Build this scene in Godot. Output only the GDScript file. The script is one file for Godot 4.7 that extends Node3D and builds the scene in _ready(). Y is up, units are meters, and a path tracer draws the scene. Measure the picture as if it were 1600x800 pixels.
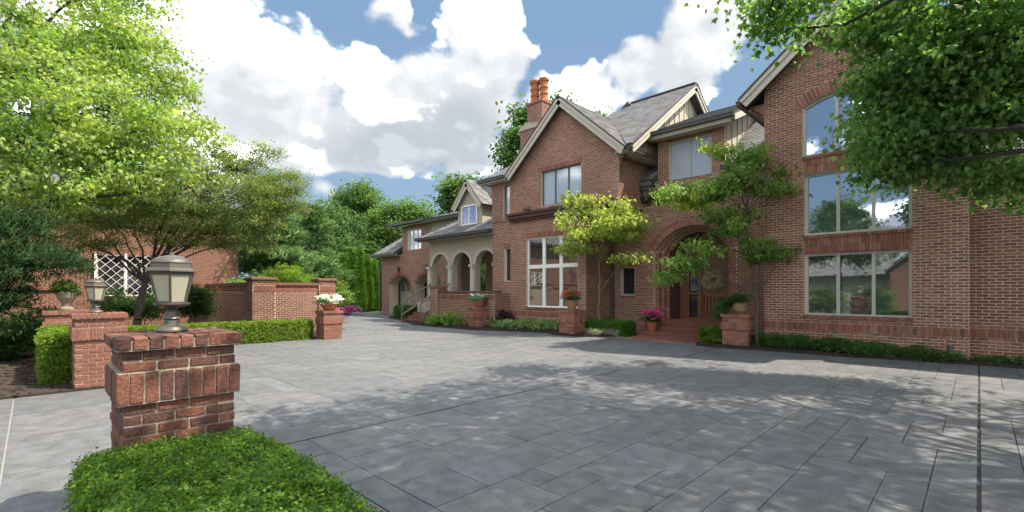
extends Node3D

# ------------------------------------------------------------------ helpers
var M := {}
var used := {}
var brick_shapes: Array = []
var brick_mats: Array = []
var house: Node3D
const EYE := Vector3(0, 1.55, 0)

class MB:
	var v := PackedVector3Array()
	var n := PackedVector3Array()
	var c := PackedColorArray()
	var col := Color.WHITE
	func tri(a: Vector3, b: Vector3, d: Vector3, na: Vector3, nb: Vector3, nd: Vector3) -> void:
		if (b - a).cross(d - a).dot(na + nb + nd) > 0.0:
			v.append_array([a, d, b]); n.append_array([na, nd, nb])
		else:
			v.append_array([a, b, d]); n.append_array([na, nb, nd])
		c.append(col); c.append(col); c.append(col)
	func flat(a: Vector3, b: Vector3, d: Vector3, outward: Vector3) -> void:
		var nn := (b - a).cross(d - a)
		if nn.length_squared() < 1e-16:
			return
		nn = nn.normalized()
		if nn.dot(outward) < 0.0:
			nn = -nn
		tri(a, b, d, nn, nn, nn)
	func quad(a: Vector3, b: Vector3, d: Vector3, e: Vector3, outward: Vector3) -> void:
		flat(a, b, d, outward); flat(a, d, e, outward)
	func hull8(p: Array) -> void:   # 0-3 one end, 4-7 the other, in step
		var m := Vector3.ZERO
		for q in p: m += q
		m /= 8.0
		for f in [[0, 1, 2, 3], [4, 5, 6, 7], [0, 1, 5, 4], [1, 2, 6, 5], [2, 3, 7, 6], [3, 0, 4, 7]]:
			var mid: Vector3 = (p[f[0]] + p[f[1]] + p[f[2]] + p[f[3]]) / 4.0
			quad(p[f[0]], p[f[1]], p[f[2]], p[f[3]], mid - m)
	func box(at: Vector3, size: Vector3, b := Basis.IDENTITY) -> void:
		var h := size / 2.0
		var p := []
		for z in [-1.0, 1.0]:
			for q in [[-1.0, -1.0], [1.0, -1.0], [1.0, 1.0], [-1.0, 1.0]]:
				p.append(at + b * Vector3(q[0] * h.x, q[1] * h.y, z * h.z))
		hull8(p)
	func bevel_box(at: Vector3, size: Vector3, r: float, b := Basis.IDENTITY) -> void:
		var h := size / 2.0
		var ax := [Vector3.RIGHT, Vector3.UP, Vector3.BACK]
		for i in 3:
			for s in [-1.0, 1.0]:
				var u: Vector3 = ax[(i + 1) % 3]
				var w: Vector3 = ax[(i + 2) % 3]
				var o: Vector3 = ax[i] * h[i] * s
				var hu: Vector3 = u * (h[(i + 1) % 3] - r)
				var hw: Vector3 = w * (h[(i + 2) % 3] - r)
				quad(at + b * (o - hu - hw), at + b * (o + hu - hw), at + b * (o + hu + hw), at + b * (o - hu + hw), b * (ax[i] * s))
				for t in [-1.0, 1.0]:   # edge strips between face i and face i+1
					var k := (i + 1) % 3
					var j := (i + 2) % 3
					var e1: Vector3 = ax[i] * h[i] * s + ax[k] * (h[k] - r) * t
					var e2: Vector3 = ax[i] * (h[i] - r) * s + ax[k] * h[k] * t
					var l: Vector3 = ax[j] * (h[j] - r)
					quad(at + b * (e1 - l), at + b * (e1 + l), at + b * (e2 + l), at + b * (e2 - l), b * (ax[i] * s + ax[k] * t))
	func beam(a: Vector3, d: Vector3, w: float, hh: float, up := Vector3.UP) -> void:
		var z := (d - a).normalized()
		var x := up.cross(z).normalized()
		var y := z.cross(x)
		box((a + d) / 2.0, Vector3(w, hh, a.distance_to(d)), Basis(x, y, z))
	func tube(path: Array, radii: Array, sides := 8, cap := true) -> void:
		var rings := []
		var side := Vector3.RIGHT
		for i in path.size():
			var t: Vector3 = (path[mini(i + 1, path.size() - 1)] - path[maxi(i - 1, 0)]).normalized()
			if absf(side.dot(t)) > 0.95: side = Vector3.BACK
			side = (side - t * side.dot(t)).normalized()
			var w := t.cross(side)
			var ring := []
			for k in sides:
				var g := TAU * k / sides
				ring.append(side * cos(g) + w * sin(g))
			rings.append(ring)
		for i in path.size() - 1:
			for k in sides:
				var j := (k + 1) % sides
				var p: Vector3 = path[i]
				var q: Vector3 = path[i + 1]
				var a: Vector3 = rings[i][k]
				var b: Vector3 = rings[i][j]
				var d: Vector3 = rings[i + 1][k]
				var e: Vector3 = rings[i + 1][j]
				tri(p + a * radii[i], p + b * radii[i], q + e * radii[i + 1], a, b, e)
				tri(p + a * radii[i], q + e * radii[i + 1], q + d * radii[i + 1], a, e, d)
		if cap:
			for e in [[0, 1], [path.size() - 1, path.size() - 2]]:
				var o: Vector3 = path[e[0]]
				for k in sides:
					flat(o, o + rings[e[0]][k] * radii[e[0]], o + rings[e[0]][(k + 1) % sides] * radii[e[0]], o - path[e[1]])
	func lathe(profile: Array, seg: int, at := Vector3.ZERO, faceted := false, turn := 0.0) -> void:
		for i in profile.size() - 1:
			var p: Vector2 = profile[i]
			var q: Vector2 = profile[i + 1]
			var sl := Vector2(q.y - p.y, p.x - q.x).normalized()
			for k in seg:
				var g0 := TAU * k / seg + turn
				var g1 := TAU * (k + 1) / seg + turn
				var d0 := Vector3(cos(g0), 0, sin(g0))
				var d1 := Vector3(cos(g1), 0, sin(g1))
				var gm := (d0 + d1).normalized()
				var n0 := ((gm if faceted else d0) * sl.x + Vector3.UP * sl.y).normalized()
				var n1 := ((gm if faceted else d1) * sl.x + Vector3.UP * sl.y).normalized()
				var a := at + d0 * p.x + Vector3.UP * p.y
				var b := at + d1 * p.x + Vector3.UP * p.y
				var d := at + d1 * q.x + Vector3.UP * q.y
				var e := at + d0 * q.x + Vector3.UP * q.y
				if p.x > 1e-5: tri(a, b, d, n0, n1, n1)
				if q.x > 1e-5: tri(a, d, e, n0, n1, n0)
	func prism(pts: PackedVector2Array, o: Vector3, u: Vector3, w: Vector3, depth: Vector3) -> void:
		var idx := Geometry2D.triangulate_polygon(pts)
		for i in range(0, idx.size(), 3):
			var a := o + u * pts[idx[i]].x + w * pts[idx[i]].y
			var b := o + u * pts[idx[i + 1]].x + w * pts[idx[i + 1]].y
			var d := o + u * pts[idx[i + 2]].x + w * pts[idx[i + 2]].y
			flat(a, b, d, -depth); flat(a + depth, b + depth, d + depth, depth)
		var cw := Geometry2D.is_polygon_clockwise(pts)
		for i in pts.size():
			var p := pts[i]
			var q := pts[(i + 1) % pts.size()]
			var out2 := Vector2(q.y - p.y, p.x - q.x) * (-1.0 if cw else 1.0)
			var a := o + u * p.x + w * p.y
			var b := o + u * q.x + w * q.y
			quad(a, b, b + depth, a + depth, u * out2.x + w * out2.y)
	func mesh() -> ArrayMesh:
		var arr := []
		arr.resize(Mesh.ARRAY_MAX)
		arr[Mesh.ARRAY_VERTEX] = v
		arr[Mesh.ARRAY_NORMAL] = n
		arr[Mesh.ARRAY_COLOR] = c
		var m := ArrayMesh.new()
		if v.size(): m.add_surface_from_arrays(Mesh.PRIMITIVE_TRIANGLES, arr)
		return m

func numbered(s: String) -> String:
	if not used.has(s):
		used[s] = 0
		return s
	used[s] += 1
	return "%s_%03d" % [s, used[s]]

func offset_of(p: Node) -> Vector3:
	var o := Vector3.ZERO
	while p is Node3D and p != self:
		o += p.position
		p = p.get_parent()
	return o

# geometry given in world coordinates; the node itself sits at its parent's place
func obj(called: String, shape, m, parent: Node = self) -> MeshInstance3D:
	var o := MeshInstance3D.new()
	o.mesh = shape.mesh() if shape is MB else shape
	o.material_override = m
	o.name = numbered(called) if parent == self else called
	parent.add_child(o, true)
	o.position = -offset_of(parent)
	return o

func tag(o: Node, label: String, category: String, group := "") -> Node:
	o.set_meta("label", label); o.set_meta("category", category)
	if group: o.set_meta("group", group)
	return o

func thing(called: String, label: String, category: String, at := Vector3.ZERO, group := "") -> Node3D:
	var o := Node3D.new()
	o.name = numbered(called); add_child(o); o.position = at
	tag(o, label, category, group)
	return o

func part(called: String, parent: Node) -> Node3D:
	var o := Node3D.new()
	o.name = called; parent.add_child(o, true)
	return o

func setting(called: String, shape, m) -> MeshInstance3D:
	var o := obj(called, shape, m)
	o.set_meta("kind", "structure")
	return o

func copies(called: String, m: Mesh, mat: Material, xf: Array, cols: Array, parent: Node, stuff := true) -> MultiMeshInstance3D:
	var mm := MultiMesh.new()
	mm.transform_format = MultiMesh.TRANSFORM_3D
	mm.use_colors = true
	mm.mesh = m
	mm.instance_count = xf.size()
	for i in xf.size():
		mm.set_instance_transform(i, xf[i]); mm.set_instance_color(i, cols[i])
	var o := MultiMeshInstance3D.new()
	o.multimesh = mm
	o.material_override = mat
	o.name = numbered(called) if parent == self else called
	parent.add_child(o, true)
	o.position = -offset_of(parent)
	if stuff: o.set_meta("kind", "stuff")
	return o

func lin(r: float, g: float, b: float) -> Color:
	return Color(r, g, b)

func mat(name_: String, c: Color, rough := 0.8, tex: Texture2D = null, scale_ := 1.0, vertex := false, bump := 0.0) -> StandardMaterial3D:
	var m := StandardMaterial3D.new()
	m.resource_name = name_
	m.albedo_color = c.linear_to_srgb()
	m.roughness = rough
	m.vertex_color_use_as_albedo = vertex
	if tex:
		m.albedo_texture = tex
		m.uv1_triplanar = true; m.uv1_world_triplanar = true
		m.uv1_scale = Vector3.ONE * scale_
		if bump != 0.0:
			m.heightmap_enabled = true; m.heightmap_texture = tex; m.heightmap_scale = bump
	M[name_] = m
	return m

# grey multiplier texture: coarse + fine noise between lo and 1
func noise_tex(seed_: int, freq: float, freq2: float, lo: float, size := 512, mixw := 0.5, warm := 0.0) -> ImageTexture:
	var a := FastNoiseLite.new()
	a.seed = seed_; a.frequency = freq; a.fractal_octaves = 5
	var b := FastNoiseLite.new()
	b.seed = seed_ + 7; b.frequency = freq2; b.fractal_octaves = 3
	var ia := a.get_seamless_image(size, size)
	var ib := b.get_seamless_image(size, size)
	ia.convert(Image.FORMAT_L8); ib.convert(Image.FORMAT_L8)
	var da := ia.get_data()
	var db := ib.get_data()
	var out := PackedByteArray()
	out.resize(size * size * 3)
	for i in size * size:
		var t := (da[i] * (1.0 - mixw) + db[i] * mixw) / 255.0
		t = clampf((t - 0.5) * 1.7 + 0.5, 0.0, 1.0)
		var g := lo + (1.0 - lo) * t
		var w := (da[i] / 255.0 - 0.5) * warm
		out[i * 3] = int(255.0 * clampf(g * (1.0 + w), 0, 1))
		out[i * 3 + 1] = int(255.0 * clampf(g, 0, 1))
		out[i * 3 + 2] = int(255.0 * clampf(g * (1.0 - w), 0, 1))
	var im := Image.create_from_data(size, size, false, Image.FORMAT_RGB8, out)
	return ImageTexture.create_from_image(im)

# ------------------------------------------------------------------ laying bricks, shingles and tiles
func spans(poly: PackedVector2Array, holes: Array, y: float) -> Array:
	var xs := []
	for ring in [poly] + holes:
		for i in ring.size():
			var p: Vector2 = ring[i]
			var q: Vector2 = ring[(i + 1) % ring.size()]
			if (p.y <= y) != (q.y <= y):
				xs.append(p.x + (q.x - p.x) * (y - p.y) / (q.y - p.y))
	xs.sort()
	var out := []
	for i in range(0, xs.size() - 1, 2):
		if xs[i + 1] - xs[i] > 0.004: out.append([xs[i], xs[i + 1]])
	return out

func rect(u0: float, u1: float, v0: float, v1: float) -> PackedVector2Array:
	return PackedVector2Array([Vector2(u0, v0), Vector2(u1, v0), Vector2(u1, v1), Vector2(u0, v1)])

func bounds_v(poly: PackedVector2Array) -> Vector2:
	var lo := INF
	var hi := -INF
	for p in poly:
		lo = minf(lo, p.y); hi = maxf(hi, p.y)
	return Vector2(lo, hi)

# rows of pieces over a polygon: [u0, u1, v0, v1]
func lay(poly: PackedVector2Array, holes: Array, row: float, length: float, gap: float, v_start := 0.0, shift := 0.5, ragged := 0.0, rng: RandomNumberGenerator = null) -> Array:
	var out := []
	var b := bounds_v(poly)
	var k := int(floor((b.x - v_start) / row))
	while v_start + k * row < b.y:
		var v0 := maxf(v_start + k * row, b.x)
		var v1 := minf(v_start + (k + 1) * row, b.y)
		if v1 - v0 > row * 0.3:
			for s in spans(poly, holes, (v0 + v1) / 2.0):
				var off := fposmod(k * shift, 1.0) * length
				if ragged > 0.0: off += rng.randf() * length * ragged
				var j := int(floor((s[0] - off) / length))
				while off + j * length < s[1]:
					var u0 := maxf(off + j * length, s[0])
					var u1 := minf(off + (j + 1) * length, s[1])
					if u1 - u0 > gap + 0.02: out.append([u0 + gap / 2, u1 - gap / 2, v0 + gap / 2, v1 - gap / 2])
					j += 1
		k += 1
	return out

# backing slab behind the pieces: cut to the polygon and its openings, with thickness
func backing(mb: MB, poly: PackedVector2Array, holes: Array, o: Vector3, u: Vector3, w: Vector3, thick: float, row: float, v_start := 0.0) -> void:
	var nrm := u.cross(w).normalized()
	var b := bounds_v(poly)
	var cuts := [b.x, b.y]
	var k := int(floor((b.x - v_start) / row)) + 1
	while v_start + k * row < b.y:
		cuts.append(v_start + k * row); k += 1
	for ring in [poly] + holes:
		for p in ring:
			if p.y > b.x and p.y < b.y: cuts.append(p.y)
	cuts.sort()
	for i in cuts.size() - 1:
		var v0: float = cuts[i]
		var v1: float = cuts[i + 1]
		if v1 - v0 < 0.0005: continue
		var lo := spans(poly, holes, v0 + 0.0002)
		var hi := spans(poly, holes, v1 - 0.0002)
		if lo.size() != hi.size():
			lo = spans(poly, holes, (v0 + v1) / 2.0); hi = lo
		for s in lo.size():
			var p := []
			for dz in [0.0, -thick]:
				p.append(o + u * lo[s][0] + w * v0 + nrm * dz)
				p.append(o + u * lo[s][1] + w * v0 + nrm * dz)
				p.append(o + u * hi[s][1] + w * v1 + nrm * dz)
				p.append(o + u * hi[s][0] + w * v1 + nrm * dz)
			mb.hull8(p)

func brick_tint(rng: RandomNumberGenerator, kind := 0) -> Color:
	var t := rng.randf()
	var c := lin(0.34, 0.127, 0.082).lerp(lin(0.45, 0.187, 0.125), rng.randf())
	if t < 0.22: c = lin(0.30, 0.118, 0.085)
	elif t < 0.30: c = lin(0.24, 0.105, 0.082)
	elif t > 0.92: c = lin(0.44, 0.235, 0.165)
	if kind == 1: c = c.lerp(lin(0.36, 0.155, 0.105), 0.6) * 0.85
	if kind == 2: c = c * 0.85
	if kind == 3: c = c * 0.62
	c.a = 1.0
	return c

func piece_xf(r: Array, o: Vector3, u: Vector3, w: Vector3, nrm: Vector3, proud: float, depth: float, roll := 0.0) -> Transform3D:
	var uu := u
	var ww := w
	if roll != 0.0:
		uu = u.rotated(nrm, roll); ww = w.rotated(nrm, roll)
	return Transform3D(Basis(uu * (r[1] - r[0]), ww * (r[3] - r[2]), nrm * depth), o + u * ((r[0] + r[1]) / 2) + w * ((r[2] + r[3]) / 2) + nrm * (proud - depth / 2))

# one wall: a mortar body, brick courses proud of it, soldier bands, arch rings
# bands: rects filled with upright bricks;  extra: ready transforms (voussoirs)
func brick_wall(parent: Node, called: String, o: Vector3, u: Vector3, poly: PackedVector2Array, holes: Array, opt := {}) -> Node3D:
	var w := Vector3.UP
	var nrm := u.cross(w).normalized()
	if poly[0].x > 0.015 and poly[0].x < 0.035:      # a return wall: laps over the end of the wall it meets
		for i in poly.size():
			if poly[i].x < 0.035: poly[i].x = -0.004
		o += nrm * 0.003
	var weather := FastNoiseLite.new()
	weather.seed = 63; weather.frequency = 0.35; weather.fractal_octaves = 3
	var rng := RandomNumberGenerator.new()
	rng.seed = hash(called) + int(o.x * 100) + int(o.z * 37) + int(o.y * 11)
	var mb := MB.new()
	backing(mb, poly, holes, o, u, w, opt.get("thick", 0.3), 0.0677 * opt.get("step", 4), 0.0)
	var node := obj(called, mb, opt.get("mortar", M.mortar), parent)
	var skip: Array = opt.get("lay_holes", holes).duplicate()
	skip.append_array(opt.get("skip", []))
	var pieces := []
	for b in opt.get("bands", []):
		skip.append(b)
	var proud: float = opt.get("proud", 0.007)
	var xf := []
	for r in lay(poly, skip, 0.0677, 0.2045, 0.0185):
		xf.append(piece_xf(r, o, u, w, nrm, proud + rng.randf() * 0.003, 0.05, rng.randf_range(-0.006, 0.006)))
	for b in opt.get("bands", []):
		var vb := bounds_v(b)
		var u0 := INF
		var u1 := -INF
		for p in b: u0 = minf(u0, p.x); u1 = maxf(u1, p.x)
		var count := int(round((u1 - u0) / 0.0715))
		var step := (u1 - u0) / count
		for i in count:
			xf.append(piece_xf([u0 + i * step + 0.005, u0 + (i + 1) * step - 0.005, vb.x + 0.005, vb.y - 0.005], o, u, w, nrm, proud + opt.get("band_proud", 0.012) + rng.randf() * 0.003, 0.06))
	for t in opt.get("extra", []): xf.append(t)
	var near: int = opt.get("near", 0)
	var kind: int = opt.get("kind", 0)
	if near > 0:
		xf.sort_custom(func(a, b): return a.origin.distance_squared_to(EYE) < b.origin.distance_squared_to(EYE))
		for i in mini(near, xf.size()):
			brick_piece(xf[i], rng, node, kind)
		xf = xf.slice(near)
	var cols := []
	for t in xf:
		var tone := 1.0 + 0.30 * weather.get_noise_3dv(t.origin * Vector3(1, 0.55, 1)) + 0.16 * weather.get_noise_3dv(t.origin * 4.0)
		var c := brick_tint(rng, kind) * tone
		c.a = 1.0
		cols.append(c)
	if xf.size(): copies("bricks", brick_shapes[0], M.brick, xf, cols, node)
	return node

func brick_piece(t: Transform3D, rng: RandomNumberGenerator, parent: Node, kind := 0) -> void:
	var o := MeshInstance3D.new()
	o.mesh = brick_shapes[1 + rng.randi() % 5]
	var k := rng.randi() % 8
	o.material_override = brick_mats[kind * 8 + k]
	o.name = "brick"
	parent.add_child(o, true)
	o.transform = Transform3D(t.basis, t.origin - offset_of(parent))

# a unit brick with worn, slightly crooked edges
func worn_brick(seed_: int) -> ArrayMesh:
	var rng := RandomNumberGenerator.new()
	rng.seed = seed_
	var mb := MB.new()
	var bev := Vector3(0.03, 0.09, 0.06)
	var pos := {}
	var g := func(x: int, y: int, z: int) -> Vector3:   # 4x4x4 lattice, surface only
		var key := Vector3i(x, y, z)
		if not pos.has(key):
			var q := Vector3.ZERO
			for a in 3:
				var i: int = key[a]
				q[a] = [-0.5, -0.5 + bev[a], 0.5 - bev[a], 0.5][i]
			var ext := 0
			for a in 3:
				if key[a] == 0 or key[a] == 3: ext += 1
			if ext >= 2:
				for a in 3:
					if key[a] == 0 or key[a] == 3: q[a] -= signf(q[a]) * bev[a] * rng.randf_range(0.25, 0.75)
			q += Vector3(rng.randf_range(-1, 1) * 0.012, rng.randf_range(-1, 1) * 0.03, rng.randf_range(-1, 1) * 0.02)
			pos[key] = q
		return pos[key]
	for a in 3:
		for s in [0, 3]:
			for i in 3:
				for j in 3:
					var p := []
					for d in [[0, 0], [1, 0], [1, 1], [0, 1]]:
						var k := [0, 0, 0]
						k[a] = s; k[(a + 1) % 3] = i + d[0]; k[(a + 2) % 3] = j + d[1]
						p.append(g.call(k[0], k[1], k[2]))
					var nn := Vector3.ZERO
					nn[a] = 1.0 if s == 3 else -1.0
					mb.quad(p[0], p[1], p[2], p[3], nn)
	return mb.mesh()

# a roof slope: slab plus courses of shingles
func roof_slope(parent: Node, o: Vector3, u: Vector3, vdir: Vector3, poly: PackedVector2Array, holes := [], called := "roof", thick := 0.14) -> Node3D:
	var w := vdir.normalized()
	var nrm := u.cross(w).normalized()
	var rng := RandomNumberGenerator.new()
	rng.seed = int(absf(o.x) * 71 + absf(o.z) * 13)
	var mb := MB.new()
	backing(mb, poly, holes, o, u, w, thick, 1.0)
	var node := obj(called, mb, M.roof_board, parent)
	var xf := []
	var cols := []
	for r in lay(poly, holes, 0.15, 0.31, 0.006, 0.0, 0.37, 0.25, rng):
		r[2] -= 0.012; r[3] += 0.012
		var t := piece_xf(r, o, u, w, nrm, 0.022 + rng.randf() * 0.004, 0.016)
		t = Transform3D(Basis(t.basis.x, t.basis.y - nrm * 0.013, t.basis.z), t.origin)
		xf.append(t)
		var g := rng.randf_range(0.10, 0.20)
		cols.append(Color(g * 1.0, g * 1.0, g * 1.03))
	copies("shingles", brick_shapes[6], M.shingle, xf, cols, node)
	return node

# a window set in a wall; rect in wall coordinates
func window_in(parent: Node, o: Vector3, u: Vector3, r: Array, us: Array, vs: Array, opt := {}) -> Node3D:
	var w := Vector3.UP
	var nrm := u.cross(w).normalized()
	var inset: float = opt.get("inset", 0.07)
	var fw: float = opt.get("frame", 0.06)
	var node := part("window", parent)
	var face := o - nrm * inset
	var arch: float = opt.get("arch", 0.0)   # radius of the head
	var mid: float = (r[0] + r[1]) / 2.0
	var top := func(x: float, inner: float) -> float:
		if arch <= 0.0: return r[3] - inner
		var half: float = (r[1] - r[0]) / 2.0
		return r[3] + sqrt((arch - inner) * (arch - inner) - (x - mid) * (x - mid)) - sqrt(arch * arch - half * half)
	var outer := PackedVector2Array()
	var inner := PackedVector2Array()
	outer.append(Vector2(r[0], r[2])); outer.append(Vector2(r[1], r[2]))
	inner.append(Vector2(r[0] + fw, r[2] + fw)); inner.append(Vector2(r[1] - fw, r[2] + fw))
	var steps := 1 if arch <= 0.0 else 14
	for i in steps + 1:
		var x: float = r[1] + (r[0] - r[1]) * i / steps
		outer.append(Vector2(x, top.call(x, 0.0)))
		var xi: float = (r[1] - fw) + ((r[0] + fw) - (r[1] - fw)) * i / steps
		inner.append(Vector2(xi, top.call(xi, fw)))
	var mb := MB.new()
	for i in outer.size():
		var j := (i + 1) % outer.size()
		var p := []
		for dz in [0.0, -0.09]:
			for q in [outer[i], outer[j], inner[j], inner[i]]: p.append(face + u * q.x + w * q.y + nrm * dz)
		mb.hull8(p)
	obj("frame", mb, opt.get("mat", M.window_frame), node)
	var uu: Array = [r[0] + fw] + us + [r[1] - fw]
	var vv: Array = [r[2] + fw] + vs + [r[3] - fw]
	var bar: float = opt.get("bar", 0.07)
	for x in us:
		var m2 := MB.new()
		m2.hull8(_bar(face - nrm * 0.012, u, w, nrm, x - bar / 2, x + bar / 2, r[2] + fw, top.call(x, fw), 0.07))
		obj("mullion", m2, opt.get("mat", M.window_frame), node)
	for y in vs:
		for i in uu.size() - 1:
			var m3 := MB.new()
			m3.hull8(_bar(face - nrm * 0.014, u, w, nrm, uu[i] + (bar / 2 if i > 0 else 0.0), uu[i + 1] - (bar / 2 if i < uu.size() - 2 else 0.0), y - bar / 2, y + bar / 2, 0.066))
			obj("transom", m3, opt.get("mat", M.window_frame), node)
	for i in uu.size() - 1:
		for j in vv.size() - 1:
			var a: float = uu[i] + (bar / 2 if i > 0 else 0.0)
			var b: float = uu[i + 1] - (bar / 2 if i < uu.size() - 2 else 0.0)
			var pts := PackedVector2Array([Vector2(a, vv[j] + (bar / 2 if j > 0 else 0.0)), Vector2(b, vv[j] + (bar / 2 if j > 0 else 0.0))])
			if j < vv.size() - 2 or arch <= 0.0:
				var ty: float = vv[j + 1] - (bar / 2 if j < vv.size() - 2 else 0.0)
				pts.append(Vector2(b, ty)); pts.append(Vector2(a, ty))
			else:
				for k in 7:
					var x: float = b + (a - b) * k / 6.0
					pts.append(Vector2(x, top.call(x, fw)))
			var m4 := MB.new()
			m4.prism(pts, face - nrm * 0.05, u, w, -nrm * 0.012)
			obj("pane", m4, opt.get("glass", M.glass), node)
	return node

func _bar(o: Vector3, u: Vector3, w: Vector3, nrm: Vector3, u0: float, u1: float, v0: float, v1: float, d: float) -> Array:
	var p := []
	for dz in [0.0, -d]:
		for q in [[u0, v0], [u1, v0], [u1, v1], [u0, v1]]: p.append(o + u * q[0] + w * q[1] + nrm * dz)
	return p

func arc_hole(c: float, half: float, base: float, spring: float, rise: float, n := 16) -> PackedVector2Array:
	var rad := (half * half + rise * rise) / (2.0 * rise)
	var pts := PackedVector2Array([Vector2(c - half, base), Vector2(c + half, base)])
	for i in n + 1:
		var x := half - 2.0 * half * i / n
		pts.append(Vector2(c + x, spring + sqrt(maxf(rad * rad - x * x, 0.0)) - (rad - rise)))
	return pts

# brick ring round an arch head
func ring_xf(c: float, half: float, spring: float, rise: float, depth_r: float, o: Vector3, u: Vector3, proud: float, dep := 0.06) -> Array:
	var w := Vector3.UP
	var nrm := u.cross(w).normalized()
	var rad := (half * half + rise * rise) / (2.0 * rise)
	var cy := spring + rise - rad
	var g := asin(minf(half / rad, 1.0))
	if rise > rad: g = PI - g
	var n := int(2.0 * g * (rad + depth_r / 2) / 0.075)
	var out := []
	for i in n:
		var t := -g + 2.0 * g * (i + 0.5) / n
		var rdir := u * sin(t) + w * cos(t)
		var tdir := u * cos(t) - w * sin(t)
		var p := o + u * c + w * cy + rdir * (rad + depth_r / 2)
		out.append(Transform3D(Basis(tdir * 0.063, rdir * (depth_r - 0.008), nrm * dep), p + nrm * (proud - dep / 2)))
	return out

# ------------------------------------------------------------------ plants
func leaf_clump(seed_: int, n: int, len_: float, wid: float, radius: float, flatness: float, kind := 0, droop := 0.3, tilt := 0.7) -> ArrayMesh:
	var rng := RandomNumberGenerator.new()
	rng.seed = seed_
	var mb := MB.new()
	for i in n:
		var p := Vector3(rng.randfn(), rng.randfn() * flatness, rng.randfn()) * radius * 0.55
		var yaw := rng.randf() * TAU
		var b := Basis(Vector3.UP, yaw) * Basis(Vector3.RIGHT, rng.randf_range(-tilt, tilt) + droop) * Basis(Vector3.BACK, rng.randf_range(-tilt, tilt))
		var s := rng.randf_range(0.7, 1.25)
		var g := rng.randf_range(0.55, 0.9)
		mb.col = Color(g * rng.randf_range(0.85, 1.1), g, g * rng.randf_range(0.7, 1.1))
		var l := len_ * s
		var wd := wid * s
		if kind == 0:      # folded blade
			var a := p
			var tip := p + b * Vector3(0, -l * 0.12, l)
			var mid := p + b * Vector3(0, -0.02 * l, l * 0.5)
			var lf := p + b * Vector3(-wd / 2, wd * 0.18, l * 0.45)
			var rt := p + b * Vector3(wd / 2, wd * 0.18, l * 0.45)
			var up := b * Vector3.UP
			mb.flat(a, lf, mid, up); mb.flat(lf, tip, mid, up)
			mb.flat(a, mid, rt, up); mb.flat(mid, tip, rt, up)
		elif kind == 1:    # lobed maple leaf
			var shape := [[0.0, 0.0], [-0.42, 0.05], [-0.30, 0.25], [-0.55, 0.50], [-0.24, 0.52], [0.0, 1.0], [0.24, 0.52], [0.55, 0.50], [0.30, 0.25], [0.42, 0.05]]
			var c := p + b * Vector3(0, 0, l * 0.35)
			var up := b * Vector3.UP
			for k in shape.size():
				var q: Array = shape[k]
				var r: Array = shape[(k + 1) % shape.size()]
				mb.flat(c, p + b * Vector3(q[0] * wd, -absf(q[0]) * wd * 0.25 - q[1] * q[1] * l * 0.12, q[1] * l), p + b * Vector3(r[0] * wd, -absf(r[0]) * wd * 0.25 - r[1] * r[1] * l * 0.12, r[1] * l), up)
		else:              # needle sprig: two thin crossed blades
			var tip := p + b * Vector3(0, 0, l)
			var sd := b * Vector3(wd / 2, 0, 0)
			mb.flat(p - sd, p + sd, tip, b * Vector3.UP)
			var sv := b * Vector3(0, wd / 2, 0)
			mb.flat(p - sv, p + sv, tip, b * Vector3.RIGHT)
	return mb.mesh()

func leaf_mat(name_: String, back := 0.5) -> StandardMaterial3D:
	var m := mat(name_, Color(1, 1, 1), 0.45, null, 1.0, true)
	m.metallic_specular = 0.5
	m.backlight_enabled = true
	m.backlight = Color(1.0, 1.0, 0.75) * back
	m.cull_mode = BaseMaterial3D.CULL_DISABLED
	return m

func tint(rng: RandomNumberGenerator, a: Color, b: Color, v := 0.2) -> Color:
	var c := a.lerp(b, rng.randf()) * rng.randf_range(1.0 - v, 1.0 + v) * 1.75
	c.a = 1.0
	return c

# blobs: [x, y, z, rx, ry, rz, sprays]; each spray is a small twig-end of clumps
func crown(parent: Node, called: String, blobs: Array, clumps: Array, m: Material, ca: Color, cb: Color, opt := {}) -> Array:
	var rng := RandomNumberGenerator.new()
	rng.seed = opt.get("seed", 5)
	var sr: float = opt.get("spray", 0.45)
	var fl: float = opt.get("flat", 0.35)
	var per: int = opt.get("per", 9)
	var smin: float = opt.get("smin", 0.8)
	var smax: float = opt.get("smax", 1.25)
	var xfs := []
	var cls := []
	for k in clumps.size():
		xfs.append([]); cls.append([])
	var tips := []
	for bl in blobs:
		var c := Vector3(bl[0], bl[1], bl[2])
		for s in int(bl[6]):
			var d := Vector3(rng.randfn(), rng.randfn(), rng.randfn()).normalized()
			var rr := pow(rng.randf(), 0.42)
			var at := c + Vector3(d.x * bl[3], d.y * bl[4], d.z * bl[5]) * rr
			tips.append([at, c])
			var sc := tint(rng, ca, cb, 0.3)
			var outd := Vector3(d.x, d.y * 0.3, d.z).normalized()
			for i in per:
				var q := at + Vector3(rng.randfn(), rng.randfn() * fl, rng.randfn()) * sr * 0.6 + outd * rng.randf_range(-0.5, 0.6) * sr
				q.y -= opt.get("weep", 0.0) * absf(rng.randfn()) * sr
				var b := Basis(Vector3.UP, rng.randf() * TAU) * Basis(Vector3.RIGHT, rng.randf_range(-0.5, 0.5))
				var z := rng.randf_range(smin, smax)
				var k := rng.randi() % clumps.size()
				xfs[k].append(Transform3D(b.scaled(Vector3.ONE * z), q))
				var cc := sc * rng.randf_range(0.85, 1.15)
				cc.a = 1.0
				cls[k].append(cc)
	# one crown object: the clump kinds share one holder
	var holder := copies(called, clumps[0], m, xfs[0], cls[0], parent, false)
	holder.set_meta("kind", "stuff")
	for k in range(1, clumps.size()):
		copies("leaves", clumps[k], m, xfs[k], cls[k], holder)
	return tips

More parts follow.
